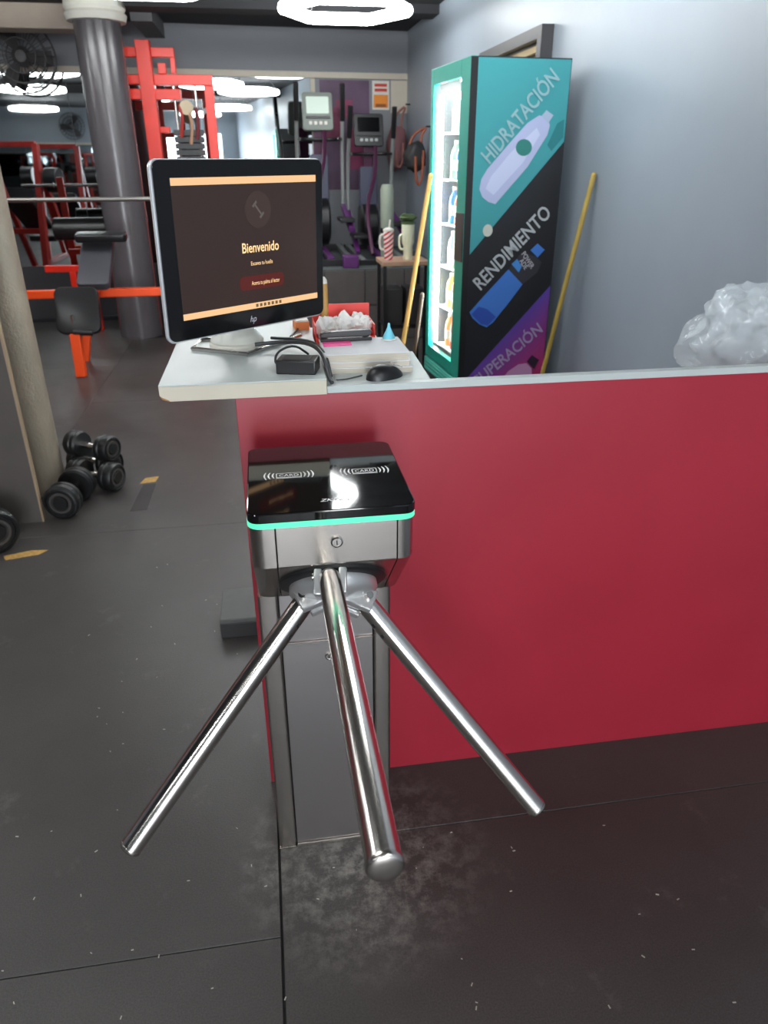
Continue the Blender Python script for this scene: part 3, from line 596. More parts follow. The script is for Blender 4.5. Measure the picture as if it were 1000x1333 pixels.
decal('teal_field', [(DX, 1.098), (FW-0.004, 1.63), (FW-0.004, FH-0.006), (DX, FH-0.006)], teal_d)
decal('purple_field', [(DX, 0.035), (FW-0.004, 0.035), (FW-0.004, 0.925), (DX, 0.416)], pur)
decal('teal_splash', [(0.469, 1.711), (0.505, 1.729), (0.509, 1.649), (0.45, 1.586), (0.425, 1.613)], mat('dark_teal_print', (38, 120, 126), 0.35))
decal('bottle_print', [(0.072, 1.413), (0.09, 1.376), (0.125, 1.352), (0.163, 1.342), (0.325, 1.513), (0.42, 1.658), (0.43, 1.70), (0.415, 1.735), (0.368, 1.745), (0.307, 1.71), (0.219, 1.621), (0.109, 1.505), (0.08, 1.46)], mat('lavender_print', (172, 180, 214), 0.35))
decal('bottle_highlight', [(0.105, 1.415), (0.15, 1.385), (0.30, 1.535), (0.38, 1.66), (0.36, 1.69), (0.23, 1.58), (0.13, 1.47)], mat('pale_lavender_print', (190, 198, 226), 0.35))
decal('bottle_cap_print', [(0.404, 1.768), (0.444, 1.746), (0.42, 1.711), (0.380, 1.742)], mat('grey_blue_print', (160, 176, 200), 0.35))
decal('round_emblem', [(0.298+0.042*math.cos(2*math.pi*k/20)+0.012*math.sin(2*math.pi*k/20), 1.602+0.036*math.sin(2*math.pi*k/20)-0.012*math.cos(2*math.pi*k/20)) for k in range(20)], mat('green_print', (46, 124, 116), 0.35))
decal('bottle_print', [(0.05, 0.802), (0.069, 0.769), (0.11, 0.735), (0.154, 0.716), (0.19, 0.74), (0.225, 0.783), (0.269, 0.834), (0.348, 0.937), (0.26, 1.018), (0.126, 0.883)], mat('bright_blue_print', (66, 122, 206), 0.35))
decal('bottle_shade_print', [(0.062, 0.79), (0.12, 0.735), (0.16, 0.725), (0.205, 0.77), (0.15, 0.815), (0.10, 0.83)], mat('deep_blue_print', (48, 82, 176), 0.35))
decal('bottle_label_print', [(0.26, 1.018), (0.348, 0.937), (0.43, 0.997), (0.449, 1.048), (0.411, 1.08), (0.328, 1.102)], mat('label_dark_print', (52, 52, 60), 0.35))
decal('bottle_cap_print', [(0.378, 1.112), (0.416, 1.145), (0.46, 1.112), (0.423, 1.074)], mat('bright_blue_print', (66, 122, 206), 0.35))
decal('label_badge', [(0.275, 1.045), (0.305, 1.07), (0.335, 1.03), (0.32, 1.0)], mat('sky_blue_print', (70, 140, 214), 0.35))
decal('round_sticker', [(0.128+0.027*math.cos(2*math.pi*k/20), 1.216+0.03*math.sin(2*math.pi*k/20)) for k in range(20)], mat('pale_sticker', (196, 200, 190), 0.4))
decal('bottle_print', [(0.22, 0.36), (0.30, 0.46), (0.36, 0.497), (0.41, 0.50), (0.444, 0.468), (0.45, 0.42), (0.37, 0.30), (0.28, 0.28)], mat('pink_print', (206, 150, 196), 0.35))
decal('bottle_cap_print', [(0.41, 0.51), (0.44, 0.545), (0.485, 0.515), (0.458, 0.465)], mat('dark_plum_print', (48, 30, 52), 0.35))
silver = mat('silver_letters', (178, 184, 188), 0.4)
def side_text(name, body, p0, p1, hgt, m):
    a = Vector((p0[0], -0.0076, p0[1])); b = Vector((p1[0], -0.0076, p1[1])); ex = (b-a).normalized(); ey = Vector((-ex.z, 0, ex.x)); L = (b-a).length
    return text_on(name, body, a, ex, ey, L, hgt, m, fr, bold=0.016)
side_text('hidratacion_lettering', 'HIDRATACIÓN', (0.119, 1.527), (0.459, 1.901), 0.072, mat('pale_teal_letters', (140, 178, 184), 0.4))
side_text('rendimiento_lettering', 'RENDIMIENTO', (0.107, 0.915), (0.482, 1.287), 0.072, silver)
side_text('recuperacion_lettering', 'RECUPERACIÓN', (0.045, 0.325), (0.494, 0.678), 0.064, mat('lilac_letters', (176, 158, 200), 0.4))
ltx = mat('label_letters', (190, 190, 196), 0.4)
for body, off in (('POWER', 0.0), ('ADE', 0.03)):
    ex = Vector((0.62, 0, -0.78)); ey = Vector((0.78, 0, 0.62)); p = Vector((0.308, -0.0074, 1.078))-ey*(off-0.012)+ex*(0.02 if off else 0.0)
    text_on('label_lettering', body, p+ey*0.012, ex, ey, 0.10 if not off else 0.06, 0.026, ltx, fr, bold=0.01)
# bottles on the fridge shelves
bcols = [mat('clear_bottle', (214, 232, 238), 0.15, trans=0.3), mat('blue_drink', (40, 130, 220), 0.2), mat('orange_drink', (236, 150, 70), 0.2), mat('green_drink', (150, 214, 150), 0.2), mat('red_drink', (214, 70, 60), 0.2), mat('yellow_drink', (230, 214, 110), 0.2)]
names = ['clear water', 'blue sports drink', 'orange drink', 'pale green drink', 'red drink', 'yellow drink']; order = ['lowest', 'second', 'third', 'fourth', 'fifth', 'top']
Fm = Matrix.Translation((1.034, 3.9, 0)) @ Matrix.Rotation(TH, 4, 'Z')
def bottle(m, label, loc):
    t = T('drink_bottle', label, 'bottle', loc, 0, 'drink bottles in the fridge')
    MB().lathe([(0.029, 0), (0.031, 0.006), (0.031, 0.12), (0.026, 0.145), (0.013, 0.168), (0.012, 0.18)], n=14).build('bottle_body', m, t)
    MB().lathe([(0.0142, 0.178), (0.0142, 0.196), (0.001, 0.197)], n=12).build('cap', white_p, t)
    MB().lathe([(0.0314, 0.045), (0.0314, 0.10)], n=14).build('wrap_label', white_p, t)
    return t
protos = []
pat = [[2, 5, 2, 4], [5, 3, 5, 2], [0, 0, 5, 3], [1, 4, 0, 4], [3, 1, 0, 1], [0, 3, 0, 0]]
made = {}
for k in range(6):
    for j in range(5):
        c = pat[k][j % 4]; p = Fm @ Vector((0.115, 0.115+0.095*j, shz[k]+0.0082)); lab = '%s bottle standing on the %s shelf of the green fridge' % (names[c], order[k])
        if c not in made: made[c] = bottle(bcols[c], lab, p)
        else: copy_tree(made[c], p, 0, label=lab)

# ================================================================ STICKS
def stick(name, label, a, b, r, m, tip=None):
    t = T(name, label, 'stick', a); MB().cyl(a, b, r, n=14).build('shaft', m, t, world=True)
    d = (Vector(b)-Vector(a)).normalized(); MB().lathe([(r, 0), (r*1.05, 0.01), (r*0.6, 0.02), (0.001, 0.022)], b, d, 14).build('tip', tip or m, t, world=True)
    return t
stick('broom_handle', 'pale yellow wooden broom handle leaning on the grey wall right of the fridge', (1.405, 3.78, 0.004), (1.628, 3.72, 1.47), 0.0125, mat('yellow_wood', (176, 150, 70), 0.5, var=0.15, stretch=(10, 10, 1)))
stick('mop_handle', 'tan wooden mop handle leaning against the green fridge door', (0.695, 4.26, 0.004), (0.944, 4.33, 1.46), 0.0135, wood)
stick('short_pole', 'short dark wooden pole beside the lower corner of the fridge', (0.845, 4.47, 0.004), (0.938, 4.47, 0.80), 0.013, wood_dk)

# ================================================================ SIDE TABLE AND TUMBLERS
tbx, tby = 1.0, 5.5
ta = T('side_table', 'small table with wooden top and black metal legs holding two tumblers', 'table', (tbx, tby, 0))
MB().box(-0.17, 0.17, -0.16, 0.16, 0.865, 0.895).build('tabletop', mat('worn_wood', (176, 140, 116), 0.5, var=0.15), ta, bevel=0.003)
for a in (-0.15, 0.15):
    for b in (-0.14, 0.14): MB().beam((a, b, 0), (a, b, 0.865), 0.025).build('leg', blackpl, ta)
MB().box(-0.15, 0.15, -0.14, 0.14, 0.42, 0.44).build('shelf', blackpl, ta)
for a, wh in ((-0.08, 'below the striped tumbler'), (0.08, 'next to the mop handle')): tag(MB().box(tbx+a-0.065, tbx+a+0.065, tby-0.12, tby+0.12, 0.441, 0.70).build('storage_box', mat('charcoal_box', (40, 38, 40), 0.6), bevel=0.004), 'charcoal storage box on the small table shelf '+wh, 'box', 'boxes under the tumbler table')
def tumbler(label, loc, body_m, lid_m, s, straw):
    t = T('tumbler', label, 'tumbler', loc)
    MB().lathe([(0.030, 0), (0.032, 0.005), (0.034, 0.095), (0.044, 0.115), (0.047, 0.235), (0.047, 0.24)] if not straw else [(0.028, 0), (0.030, 0.005), (0.037, 0.19), (0.037, 0.195)], n=24).build('cup', body_m, t, angle=50)
    h = 0.195 if straw else 0.24; q = 0.039 if straw else 0.05
    MB().lathe([(q, h), (q, h+0.012), (q*0.6, h+0.02), (0.001, h+0.025)], n=24).build('lid', lid_m, t)
    if straw: MB().cyl((0.005, 0, h+0.018), (0.012, 0, h+0.075), 0.006, n=10).build('straw', white_p, t)
    else: crumple((0.0, 0, h+0.043), (0.06, 0.045, 0.026), 2, 0.6, 2.5, 3).build('lid_top', lid_m, t)
    hx = -1; MB().tube([(hx*0.033, 0, 0.17), (hx*0.06, 0, 0.168), (hx*0.064, 0, 0.12), (hx*0.06, 0, 0.075), (hx*0.030, 0, 0.07)], 0.008, 8, 2).build('handle', white_p if straw else body_m, t)
    return t
tumbler('red and white diagonally striped tumbler with straw on the small table', (0.895, 5.47, 0.895), stripes('red_white_stripes', (200, 40, 48), (236, 224, 222), 12, (0, R(35), 0)), white_p, 1, True)
tumbler('cream tumbler with handle and leafy green lid on the small table', (1.035, 5.46, 0.895), mat('cream_enamel', (240, 244, 214), 0.35), mat('dark_green_leaf', (70, 92, 52), 0.6), 1, False)

# ================================================================ GYM: NEAR COLUMN, BOARD, DUMBBELLS
c1 = T('column', 'rough grey painted round column beside the dumbbells', 'column', (-1.31, 3.76, 0))
MB().lathe([(0.185, 0), (0.185, CZ-0.0)], n=48).build('shaft', col_near, c1)
bd = T('leaning_board', 'dark grey upright panel with pale edge leaning by the rough column', 'panel', (-1.42, 3.32, 0))
MB().box(-1.72, -1.128, 3.31, 3.335, 0.0, 1.25).build('board', mat('dark_grey_board', (78, 72, 68), 0.6, var=0.06), bd, world=True)
MB().box(-1.128, -1.120, 3.309, 3.336, 0.0, 1.25).build('edge_strip', mat('tan_edge', (150, 128, 104), 0.6), bd, world=True)
dbm = mat('black_rubber_weight', (22, 22, 23), 0.4, bump=0.05); ring = mat('dull_grey_ring', (74, 70, 68), 0.5, 0.3)
def dumbbell(label, p, ax, R_=0.085):
    t = T('dumbbell', label, 'dumbbell', p, 0, 'dumbbells on the floor by the column'); ax = Vector(ax).normalized()
    MB().cyl(-ax*0.07, ax*0.07, 0.016, n=16).build('handle', chrome, t)
    for sg in (-1, 1):
        h = MB().lathe([(R_*0.9, 0.06), (R_, 0.07), (R_, 0.088), (R_*0.93, 0.093), (R_, 0.098), (R_, 0.125), (R_*0.9, 0.137), (R_*0.8, 0.139), (R_*0.76, 0.132), (R_*0.42, 0.132), (R_*0.38, 0.139), (0.001, 0.139)], (0, 0, 0), ax*sg, 36).build('head', dbm, t)
        MB().lathe([(R_*0.62, 0.1325), (R_*0.62, 0.136), (R_*0.5, 0.136), (R_*0.5, 0.1325)], (0, 0, 0), ax*sg, 36).build('ring', ring, h)
    return t
dumbbell('black dumbbell with ringed end standing against the pale panel edge', (-1.018, 3.45, 0.086), (-0.12, -1, 0))
dumbbell('black dumbbell lying crosswise before the glossy stacked one', (-0.945, 3.685, 0.076), (0.9, -0.45, 0), 0.075)
dumbbell('glossy black dumbbell at the back of the pile behind the column', (-0.985, 3.885, 0.076), (0.85, -0.5, 0), 0.075)
dumbbell('black dumbbell resting on top of the pile beside the column', (-0.962, 3.788, 0.197), (0.85, -0.5, 0.0), 0.07)
dumbbell('black dumbbell in front of the dark grey panel', (-1.30, 3.12, 0.101), (0.55, -0.8, 0), 0.10)

# ================================================================ GYM: FAR COLUMN
c2 = T('column', 'glossy grey round column with white collar under the beige beam', 'column', (-1.235, 7.50, 0))
MB().lathe([(0.20, 0), (0.195, 0.5), (0.19, 2.58)], n=48).build('shaft', col_m, c2)
MB().lathe([(0.19, 2.58), (0.235, 2.582), (0.25, 2.63), (0.228, 2.652), (0.245, 2.675), (0.24, 2.74), (0.19, CZ)], n=48).build('collar', white_p, c2)

# ================================================================ RACK WITH BARBELL
rk = T('barbell_rack', 'red bench press rack with orange lower crossbar behind the weight bench', 'rack', (-1.4, 6.7, 0))
def rb(name, a, b, w_=0.085, m=red_tube, d2=None): return MB().beam(a, b, w_, d2).build(name, m, rk, world=True, bevel=0.006)
for x in (-0.66, -2.14):
    rb('upright', (x, 6.72, 0), (x, 6.72, 1.36), 0.08)
    MB().beam((x, 6.68, 1.235), (x, 6.545, 1.235), 0.05, 0.03).build('bar_hook', blackpl, rk, world=True); MB().beam((x, 6.555, 1.25), (x, 6.555, 1.32), 0.05, 0.02).build('hook_lip', blackpl, rk, world=True)
    MB().beam((x, 6.45, 0.03), (x, 7.05, 0.03), 0.085, 0.06).build('foot', red_tube, rk, world=True, bevel=0.005)
rb('crossbar', (-2.10, 6.70, 0.530), (-0.70, 6.70, 0.530), 0.066, orange_tube)
bb = T('barbell', 'long bare grey steel barbell lying across the red rack hooks', 'barbell', (-1.4, 6.6, 1.251))
MB().cyl((-2.60, 6.60, 1.2675), (-0.50, 6.60, 1.2675), 0.017, n=16).build('bar', mat('dull_steel_bar', (150, 146, 142), 0.35, 0.9), bb, world=True)
for x, s in ((-2.22, -1), (-0.58, 1)): MB().cyl((x, 6.60, 1.2675), (x+s*0.012, 6.60, 1.2675), 0.03, n=20).build('collar', steel, bb, world=True)
cm = T('cable_machine', 'tall bright red cable machine with black weight stack beside the white collared column', 'exercise machine', (-0.66, 7.85, 0))
def cb(name, a, b, w_=0.08, m=red_tube, d2=None): return MB().beam(a, b, w_, d2).build(name, m, cm, world=True, bevel=0.005)
cy = 7.83
cb('main_post', (-0.925, cy, 0), (-0.925, cy, 2.50), 0.125)
cb('top_beam', (-1.45, cy, 2.41), (-0.99, cy, 2.41), 0.075); cb('pull_up_arm', (-0.86, cy, 2.41), (-0.66, cy, 2.41), 0.075); cb('pull_up_hook', (-0.682, cy, 2.375), (-0.682, cy, 2.25), 0.045)
cb('upper_beam', (-0.86, cy, 2.20), (-0.345, cy, 2.20), 0.085); cb('lower_beam', (-1.15, cy, 2.085), (-0.64, cy, 2.085), 0.085); cb('side_beam', (-1.30, cy, 2.20), (-0.99, cy, 2.20), 0.075)
cb('side_post', (-0.385, cy, 0), (-0.385, cy, 2.158), 0.085)
cb('pulley_arm', (-0.78, cy, 2.245), (-0.78, cy, 2.33), 0.07); cb('side_peg', (-0.86, cy-0.02, 1.80), (-0.77, cy-0.02, 1.80), 0.05)
cb('rear_post', (-0.40, 8.38, 0), (-0.40, 8.38, 2.0), 0.06, dkred_tube); cb('rear_beam', (-0.40, 7.875, 2.03), (-0.40, 8.41, 2.03), 0.06, dkred_tube)
for k in range(7): MB().box(-0.74, -0.47, cy-0.06, cy+0.07, 1.42+0.055*k, 1.47+0.055*k).build('weight_plate', blackpl, cm, world=True, bevel=0.004)
for x in (-0.70, -0.51): MB().cyl((x, cy, 0.02), (x, cy, 2.16), 0.012, n=12).build('guide_rod', chrome, cm, world=True)
MB().box(-0.76, -0.45, cy-0.07, cy+0.08, 0, 1.418).build('stack_cover', blackpl, cm, world=True, bevel=0.006)
MB().cyl((-0.60, cy-0.09, 1.98), (-0.60, cy-0.03, 1.98), 0.06, n=24).build('pulley', mat('pale_pulley', (190, 170, 140), 0.5), cm, world=True)
for k, (x, z) in enumerate(((-0.66, 1.90), (-0.58, 1.84), (-0.52, 1.88))): MB().tube([(x, cy-0.075, z+0.1), (x+0.02, cy-0.085, z), (x-0.01, cy-0.08, z-0.16)], 0.016, 8, 1).build('hanging_strap', (dkred_tube, mat('tan_strap', (170, 130, 104), 0.6), mat('maroon_strap', (110, 32, 40), 0.6))[k], cm, world=True)

# ================================================================ BENCH
bn = T('weight_bench', 'adjustable weight bench with orange frame and black seat pad', 'bench', (-1.45, 6.2, 0))
def tilt_pad(name, c, sx, sy, sz, ang, m, r=0.04):
    M = Matrix.Translation(c) @ Matrix.Rotation(R(ang), 4, 'X')
    return MB().prism(rrect(-sx/2, sx/2, -sy/2, sy/2, r), -sz/2, sz/2, M).build(name, m, bn, world=True, bevel=0.012, seg=3)
tilt_pad('seat_pad', (-1.462, 6.10, 0.49), 0.33, 0.36, 0.07, 68, pad, 0.06)
tilt_pad('back_pad', (-1.36, 6.55, 0.80), 0.25, 0.62, 0.07, 32, pad_grey, 0.04)
tilt_pad('head_pad', (-1.30, 6.62, 0.985), 0.40, 0.14, 0.06, 10, pad, 0.03)
MB().beam((-1.495, 5.98, 0.0), (-1.495, 6.02, 0.33), 0.075).build('front_leg', orange_tube, bn, world=True, bevel=0.005)
MB().beam((-1.495, 6.02, 0.30), (-1.485, 6.20, 0.42), 0.06).build('front_brace', orange_tube, bn, world=True, bevel=0.005)
MB().beam((-1.49, 6.06, 0.36), (-1.40, 6.60, 0.60), 0.06).build('spine', orange_tube, bn, world=True, bevel=0.005)
MB().beam((-1.57, 6.50, 0.0), (-1.43, 6.60, 0.72), 0.06).build('rear_leg', orange_tube, bn, world=True, bevel=0.005)
MB().cyl((-1.50, 6.0, 0.345), (-1.36, 6.0, 0.335), 0.022, n=14).build('roller', blackpl, bn, world=True); MB().cyl((-1.50, 6.04, 0.36), (-1.50, 6.04, 0.47), 0.014, n=12).build('adjuster_post', chrome, bn, world=True)
pr = T('leg_press_bench', 'black roller pad on a red support bar behind the weight bench', 'exercise machine', (-1.7, 7.7, 0))
MB().beam((-2.1, 7.8, 0.60), (-1.45, 7.8, 0.60), 0.06).build('support_bar', red_tube, pr, world=True, bevel=0.005)
for x in (-1.85, -1.68): MB().beam((x, 7.8, 0), (x, 7.8, 0.57), 0.06).build('leg', red_tube, pr, world=True, bevel=0.005)
MB().beam((-1.62, 7.8, 0.63), (-1.62, 7.8, 0.86), 0.04).build('stem', red_tube, pr, world=True)
MB().cyl((-1.95, 7.8, 0.96), (-1.45, 7.8, 0.96), 0.10, n=28).build('roller_pad', pad, pr, world=True, bevel=0.02)

# ================================================================ DARK RED MACHINES (seen in the mirror)
def red_machine(label, loc, rz):
    t = T('leg_machine', label, 'exercise machine', loc, rz, 'dark red machines reflected in the mirror')
    for sx in (-0.32, 0.32):
        MB().beam((sx, 0.5, 0), (sx, 0.1, 1.75), 0.08).build('upright', dkred_tube, t, bevel=0.005); MB().beam((sx, -0.6, 0.04), (sx, 0.6, 0.04), 0.08).build('foot', dkred_tube, t, bevel=0.005)
        MB().beam((sx, -0.5, 0.05), (sx, 0.15, 1.5), 0.07).build('brace', dkred_tube, t, bevel=0.005)
    MB().beam((-0.32, 0.1, 1.75), (0.32, 0.1, 1.75), 0.07).build('top_beam', dkred_tube, t, bevel=0.005)
    MB().beam((-0.32, 0.35, 0.65), (0.32, 0.35, 0.65), 0.07).build('crossbar', dkred_tube, t, bevel=0.005)
    MB().prism(rrect(-0.2, 0.2, -0.3, 0.3, 0.05), -0.04, 0.04, Matrix.Translation((0, 0.0, 0.85)) @ Matrix.Rotation(R(40), 4, 'X')).build('back_pad', pad, t, bevel=0.012)
    MB().prism(rrect(-0.2, 0.2, -0.2, 0.2, 0.05), -0.04, 0.04, Matrix.Translation((0, -0.4, 0.5))).build('seat_pad', pad, t, bevel=0.012)
    for sx in (-0.5, 0.5): MB().cyl((sx-0.09, 0.12, 1.3), (sx+0.09, 0.12, 1.3), 0.16, n=24).build('weight_disc', blackpl, t, bevel=0.01)
    return t
rm = red_machine('dark red leg machine nearest the mirror beyond the rough column', (-2.75, 5.0, 0), R(20))
copy_tree(rm, (-4.1, 3.6, 0), R(-15), label='dark red leg machine further from the mirror beyond the rough column')
copy_tree(rm, (-2.35, 3.2, 0), R(10), label='dark red leg machine standing behind the rough column')

# ================================================================ FANS
def fan(label, loc, rz):
    t = T('wall_fan', label, 'fan', loc, rz)
    dk = mat('dark_fan_wire', (66, 64, 66), 0.5)
    MB().cyl((0, 0, 0), (0, -0.12, 0), 0.05, n=16).build('mount', dk, t); MB().lathe([(0.075, 0.08), (0.085, 0.1), (0.085, 0.18), (0.05, 0.22), (0.001, 0.225)], (0, 0, 0), (0, -1, 0), 24).build('motor', dk, t)
    cg = MB()
    for r_, y in ((0.30, -0.17), (0.30, -0.23), (0.22, -0.26), (0.14, -0.27), (0.22, -0.14), (0.14, -0.13)):
        cg.tube([(r_*math.cos(2*math.pi*k/40), y, r_*math.sin(2*math.pi*k/40)) for k in range(41)], 0.006, 6)
    for k in range(24):
        a = 2*math.pi*k/24; cg.tube([(0.05*math.cos(a), -0.275, 0.05*math.sin(a)), (0.2*math.cos(a), -0.265, 0.2*math.sin(a)), (0.30*math.cos(a), -0.23, 0.30*math.sin(a)), (0.30*math.cos(a), -0.17, 0.30*math.sin(a)), (0.08*math.cos(a), -0.12, 0.08*math.sin(a))], 0.003, 4)
    cg.build('cage', dk, t)
    for k in range(3):
        M = Matrix.Translation((0, -0.20, 0)) @ Matrix.Rotation(R(120*k), 4, 'Y') @ Matrix.Translation((0.17, 0, 0)) @ Matrix.Rotation(R(25), 4, 'X')
        MB().prism([(-0.11, -0.03), (0.0, -0.09), (0.10, -0.08), (0.105, 0.05), (0.0, 0.05), (-0.11, 0.02)], -0.003, 0.003, M @ Matrix.Rotation(R(90), 4, 'X')).build('blade', dk, t)
    return t
p = onwall(3.77, 2.42, 0.03); f1 = fan('dark round wall fan above the mirror left of the white collared column', p, DL)
copy_tree(f1, (-2.5, -4.995, 2.32), R(180), label='dark round wall fan on the rear wall over the second mirror')

# ================================================================ CROSS TRAINERS
purple = mat('purple_metal', (92, 40, 104), 0.4); dplum = mat('plum_plastic', (70, 26, 56), 0.45); silver_p = mat('silver_grey_plastic', (150, 154, 152), 0.35, 0.3)
def trainer(label, loc, rz, lit):
    t = T('cross_trainer', label, 'cross trainer', loc, rz, 'cross trainers on the platform')
    for sx in (-0.20, 0.20): MB().beam((sx, -0.70, 0.04), (sx, 0.70, 0.04), 0.05, 0.05).build('base_rail', silver_p, t, bevel=0.006)
    for y in (-0.68, 0.68): MB().beam((-0.24, y, 0.03), (0.24, y, 0.03), 0.06, 0.06).build('cross_foot', blackpl, t, bevel=0.006)
    MB().lathe([(0.20, -0.09), (0.235, -0.07), (0.235, 0.07), (0.20, 0.09)], (0, 0.42, 0.32), (1, 0, 0), 32).build('flywheel_cover', blackpl, t)
    MB().lathe([(0.13, 0.09), (0.12, 0.1), (0.001, 0.1)], (0, 0.42, 0.32), (1, 0, 0), 28).build('flywheel_disc', silver_p, t)
    MB().beam((0, 0.44, 0.4), (0, 0.36, 1.22), 0.10, 0.07).build('mast', dplum, t, bevel=0.01)
    MB().prism(rrect(-0.09, 0.09, 0.5, 0.95, 0.03), -0.03, 0.03, Matrix.Translation((0, 0.38, 0)) @ Matrix.Rotation(R(90), 4, 'X')).build('mast_cover', mat('slate_blue_plastic', (70, 72, 92), 0.4), t, bevel=0.008)
    M = Matrix.Translation((0, 0.34, 1.32)) @ Matrix.Rotation(R(78), 4, 'X')
    con = MB().prism(rrect(-0.15, 0.15, -0.17, 0.17, 0.03), -0.02, 0.03, M).build('console', mat('grey_green_console', (112, 120, 112), 0.4) if lit else blackpl, t, bevel=0.008)
    MB().prism(rrect(-0.11, 0.11, -0.02, 0.13, 0.01), 0.03, 0.033, M).build('screen', mat('pale_green_screen', (196, 214, 200), 0.3, emit=0.04, emit_rgb=(200, 220, 205)) if lit else gloss_black, con)
    for k in range(4): MB().prism(rrect(-0.09+0.05*k, -0.06+0.05*k, -0.12, -0.09, 0.006), 0.03, 0.035, M).build('button', white_p if lit else silver_p, con)
    MB().prism(rrect(-0.12, 0.12, -0.065, -0.045, 0.005), 0.03, 0.042, M).build('console_ledge', blackpl, con)
    MB().tube([(-0.20, 0.16, 1.08), (-0.18, 0.28, 1.08), (0, 0.30, 1.08), (0.18, 0.28, 1.08), (0.20, 0.16, 1.08)], 0.017, 10, 2).build('fixed_handlebar', blackpl, t)
    for sx in (-1, 1):
        lo = -0.25 if sx < 0 else 0.22
        arm = MB().tube([(sx*0.225, 0.30, 0.45), (sx*0.225, 0.26, 0.95), (sx*0.225, 0.12+lo*0.2, 1.25), (sx*0.22, 0.02+lo*0.2, 1.52)], 0.019, 10, 2).build('swing_arm', silver_p, t)
        MB().tube([(sx*0.225, 0.12+lo*0.2, 1.24), (sx*0.222, 0.05+lo*0.2, 1.42), (sx*0.22, 0.015+lo*0.2, 1.54)], 0.025, 10, 1).build('grip', blackpl, arm)
        MB().beam((sx*0.225, 0.30, 0.47), (sx*0.22, -0.45, 0.20+0.1*sx), 0.045, 0.05).build('pedal_arm', purple, t, bevel=0.006)
        MB().box(sx*0.19-0.07, sx*0.19+0.07, -0.45, -0.10, 0.30+0.06*sx, 0.335+0.06*sx).build('pedal', blackpl, t, bevel=0.008)
    MB().beam((0.0, -0.66, 0.06), (0.0, 0.30, 0.06), 0.06, 0.04).build('centre_rail', purple, t, bevel=0.004)
    MB().tube([(-0.10, -0.62, 0.1), (-0.12, -0.3, 0.55), (0.02, 0.0, 0.85), (0.05, 0.2, 1.15)], 0.02, 8, 2).build('frame_tube', dplum, t)
    return t
trainer('cross trainer with pale lit console screen beside the purple poster', (0.625, 7.81, PZ), R(0), True)
tr2 = trainer('cross trainer with black console standing below the orange sign', (1.13, 7.83, PZ), R(0), False); tr2.scale = (1, 1, 0.88)
# poster, sign, rolled mat
po = MB(); o1 = wallbox(0.42, 0.95, 1.25, 2.30, 0.0, 0.012).build('wall_poster', mat('plum_poster', (92, 66, 92), 0.5, var=0.35, vscale=3)); tag(o1, 'plum and magenta poster on the far wall behind the cross trainers', 'poster')
mg = mat('magenta_print', (132, 48, 84), 0.5, var=0.2, vscale=5)
for a in ((0.72, 0.90, 1.75, 2.05), (0.47, 0.66, 1.45, 1.85), (0.60, 0.78, 1.95, 2.12)):
    wallbox(*a, 0.012, 0.0135).build('magenta_shape', mg, o1, world=True)
sg = T('wall_sign', 'orange and cream notice with red heading on the far wall near the corner', 'sign', onwall(0.29, 2.03))
wallbox(0.20, 0.385, 2.03, 2.30, 0.0, 0.01).build('board', white_p, sg, world=True); wallbox(0.215, 0.37, 2.05, 2.17, 0.01, 0.0115).build('orange_field', mat('orange_print', (236, 140, 40), 0.5), sg, world=True)
wallbox(0.235, 0.35, 2.055, 2.085, 0.0115, 0.0125).build('dark_band', mat('brown_print', (150, 84, 36), 0.5), sg, world=True)
for k in range(2): wallbox(0.225, 0.36, 2.20+0.045*k, 2.228+0.045*k, 0.01, 0.0115).build('red_heading', mat('red_print', (206, 60, 48), 0.5), sg, world=True)
struct(wallbox(0.0, 0.18, 2.0, 2.305, 0.0, 0.006).build('trim_10', beige))
rm_ = T('rolled_mat', 'pale grey green rolled exercise mat standing between the cross trainers', 'exercise mat', (1.13, 6.985, PZ))
MB().lathe([(0.055, 0), (0.06, 0.01), (0.06, 0.66), (0.045, 0.70), (0.001, 0.70)], n=24).build('roll', mat('sage_foam', (142, 150, 136), 0.7, var=0.06), rm_)
MB().lathe([(0.0615, 0.30), (0.0615, 0.34)], n=24).build('strap', blackpl, rm_)
tag(MB().box(0.72, 0.86, 6.93, 7.07, PZ, PZ+0.11).build('yoga_block', purple, bevel=0.012), 'purple foam block at the platform edge before the cross trainers', 'yoga block')
# bags hanging on the right wall
def bag(label, x, y, z, w_, h, m, sm, drop):
    t = T('hanging_bag', label, 'bag', (x, y, z), 0)
    mb = crumple((0, 0, 0), (w_, 0.09, h), 3, 0.22, 1.8, int(y*10)); mb.v = [Vector((min(p.x, RX-x-0.004), p.y, p.z)) for p in mb.v]
    mb.build('bag_body', m, t, angle=60)
    MB().tube([(-w_*0.6, 0, h*0.5), (-w_*0.2, 0, h*1.4), (RX-x-0.03, 0, h*1.9), (w_*0.45, 0, h*1.3), (w_*0.6, 0, h*0.5)], 0.012, 8, 2).build('strap', sm, t)
    MB().tube([(-w_*0.1, -0.085, 0.0), (-w_*0.05, -0.09, -drop*0.8), (w_*0.25, -0.09, -drop), (w_*0.55, -0.085, -drop*0.6), (w_*0.6, -0.07, 0.05)], 0.013, 8, 2).build('loose_strap', sm, t)
    MB().cyl((RX-x-0.05, 0, h*1.88), (RX-x-0.0005, 0, h*1.88), 0.008, n=8).build('hook', blackpl, t)
    return t
brown = mat('brown_leather', (136, 66, 38), 0.5)
bag('black bag with brown leather straps hanging on the grey wall', 1.50, 7.60, 1.575, 0.11, 0.135, mat('black_nylon', (34, 33, 34), 0.6), brown, 0.26)
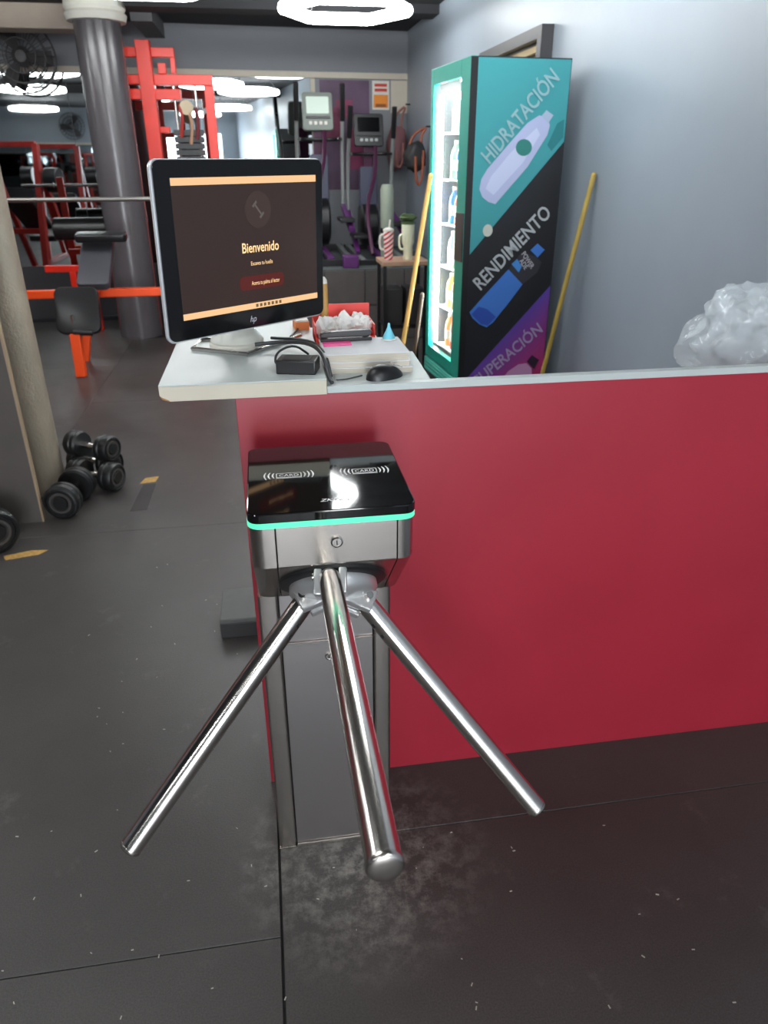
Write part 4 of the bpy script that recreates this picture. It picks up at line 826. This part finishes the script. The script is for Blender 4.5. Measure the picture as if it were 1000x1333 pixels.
bag('dusty pink bag hanging behind the black bag on the wall', 1.50, 8.66, 1.66, 0.11, 0.22, mat('dusty_pink_cloth', (136, 92, 96), 0.7), mat('rose_strap', (150, 100, 92), 0.6), 0.2)

# ================================================================ FLOOR BITS
bl = T('rubber_block', 'dark grey rubber block on the floor behind the counter end', 'block', (-0.14, 2.30, 0))
MB().box(-0.245, -0.03, 2.215, 2.42, 0.0, 0.062).build('lower_layer', mat('dark_rubber_layer', (44, 43, 43), 0.6), bl, world=True, bevel=0.004)
MB().box(-0.243, -0.03, 2.213, 2.42, 0.0622, 0.082).build('upper_layer', mat('grey_rubber_layer', (84, 84, 82), 0.6, var=0.1, vscale=20), bl, world=True, bevel=0.004)
tp = mat('yellow_tape', (170, 132, 70), 0.7, var=0.3, vscale=60)
tag(MB().prism([(-1.19, 2.945), (-1.06, 2.975), (-1.03, 3.012), (-1.10, 3.02), (-1.21, 2.985)], 0.0002, 0.0012).build('tape_scrap', tp), 'worn yellow tape scrap on the mats in front of the grey panel', 'tape')
tag(MB().prism([(-0.735, 3.70), (-0.655, 3.715), (-0.645, 3.79), (-0.715, 3.775)], 0.0002, 0.0012).build('tape_scrap', tp), 'worn yellow tape scrap on the mats beside the dumbbells', 'tape')
tag(MB().prism([(-0.735, 3.36), (-0.655, 3.37), (-0.650, 3.69), (-0.715, 3.69)], 0.0002, 0.001).build('floor_patch', mat('dark_patch', (50, 46, 46), 0.7, var=0.1)), 'dark rectangular glue patch on the mats by the yellow tape', 'patch')
db_ = MB(); random.seed(3)
for k in range(70):
    x = random.uniform(-0.7, 1.1); y = random.choice([random.uniform(0.75, 1.28), random.uniform(0.75, 1.28), random.uniform(1.3, 2.9)])
    if y > 1.28 and x > -0.1: x = random.uniform(-0.9, -0.15)
    a = random.uniform(0, math.pi); l = random.uniform(0.0015, 0.004); h = random.uniform(0.0006, 0.0015)
    M = Matrix.Translation((x, y, 0.0002)) @ Matrix.Rotation(a, 4, 'Z'); db_.box(-l, l, -l*0.35, l*0.35, 0, h*1.2, M)
d = tag(db_.build('floor_crumbs', mat('pale_crumb', (170, 165, 155), 0.8)), 'pale crumbs and lint scattered over the black rubber mats', 'debris'); d['kind'] = 'stuff'
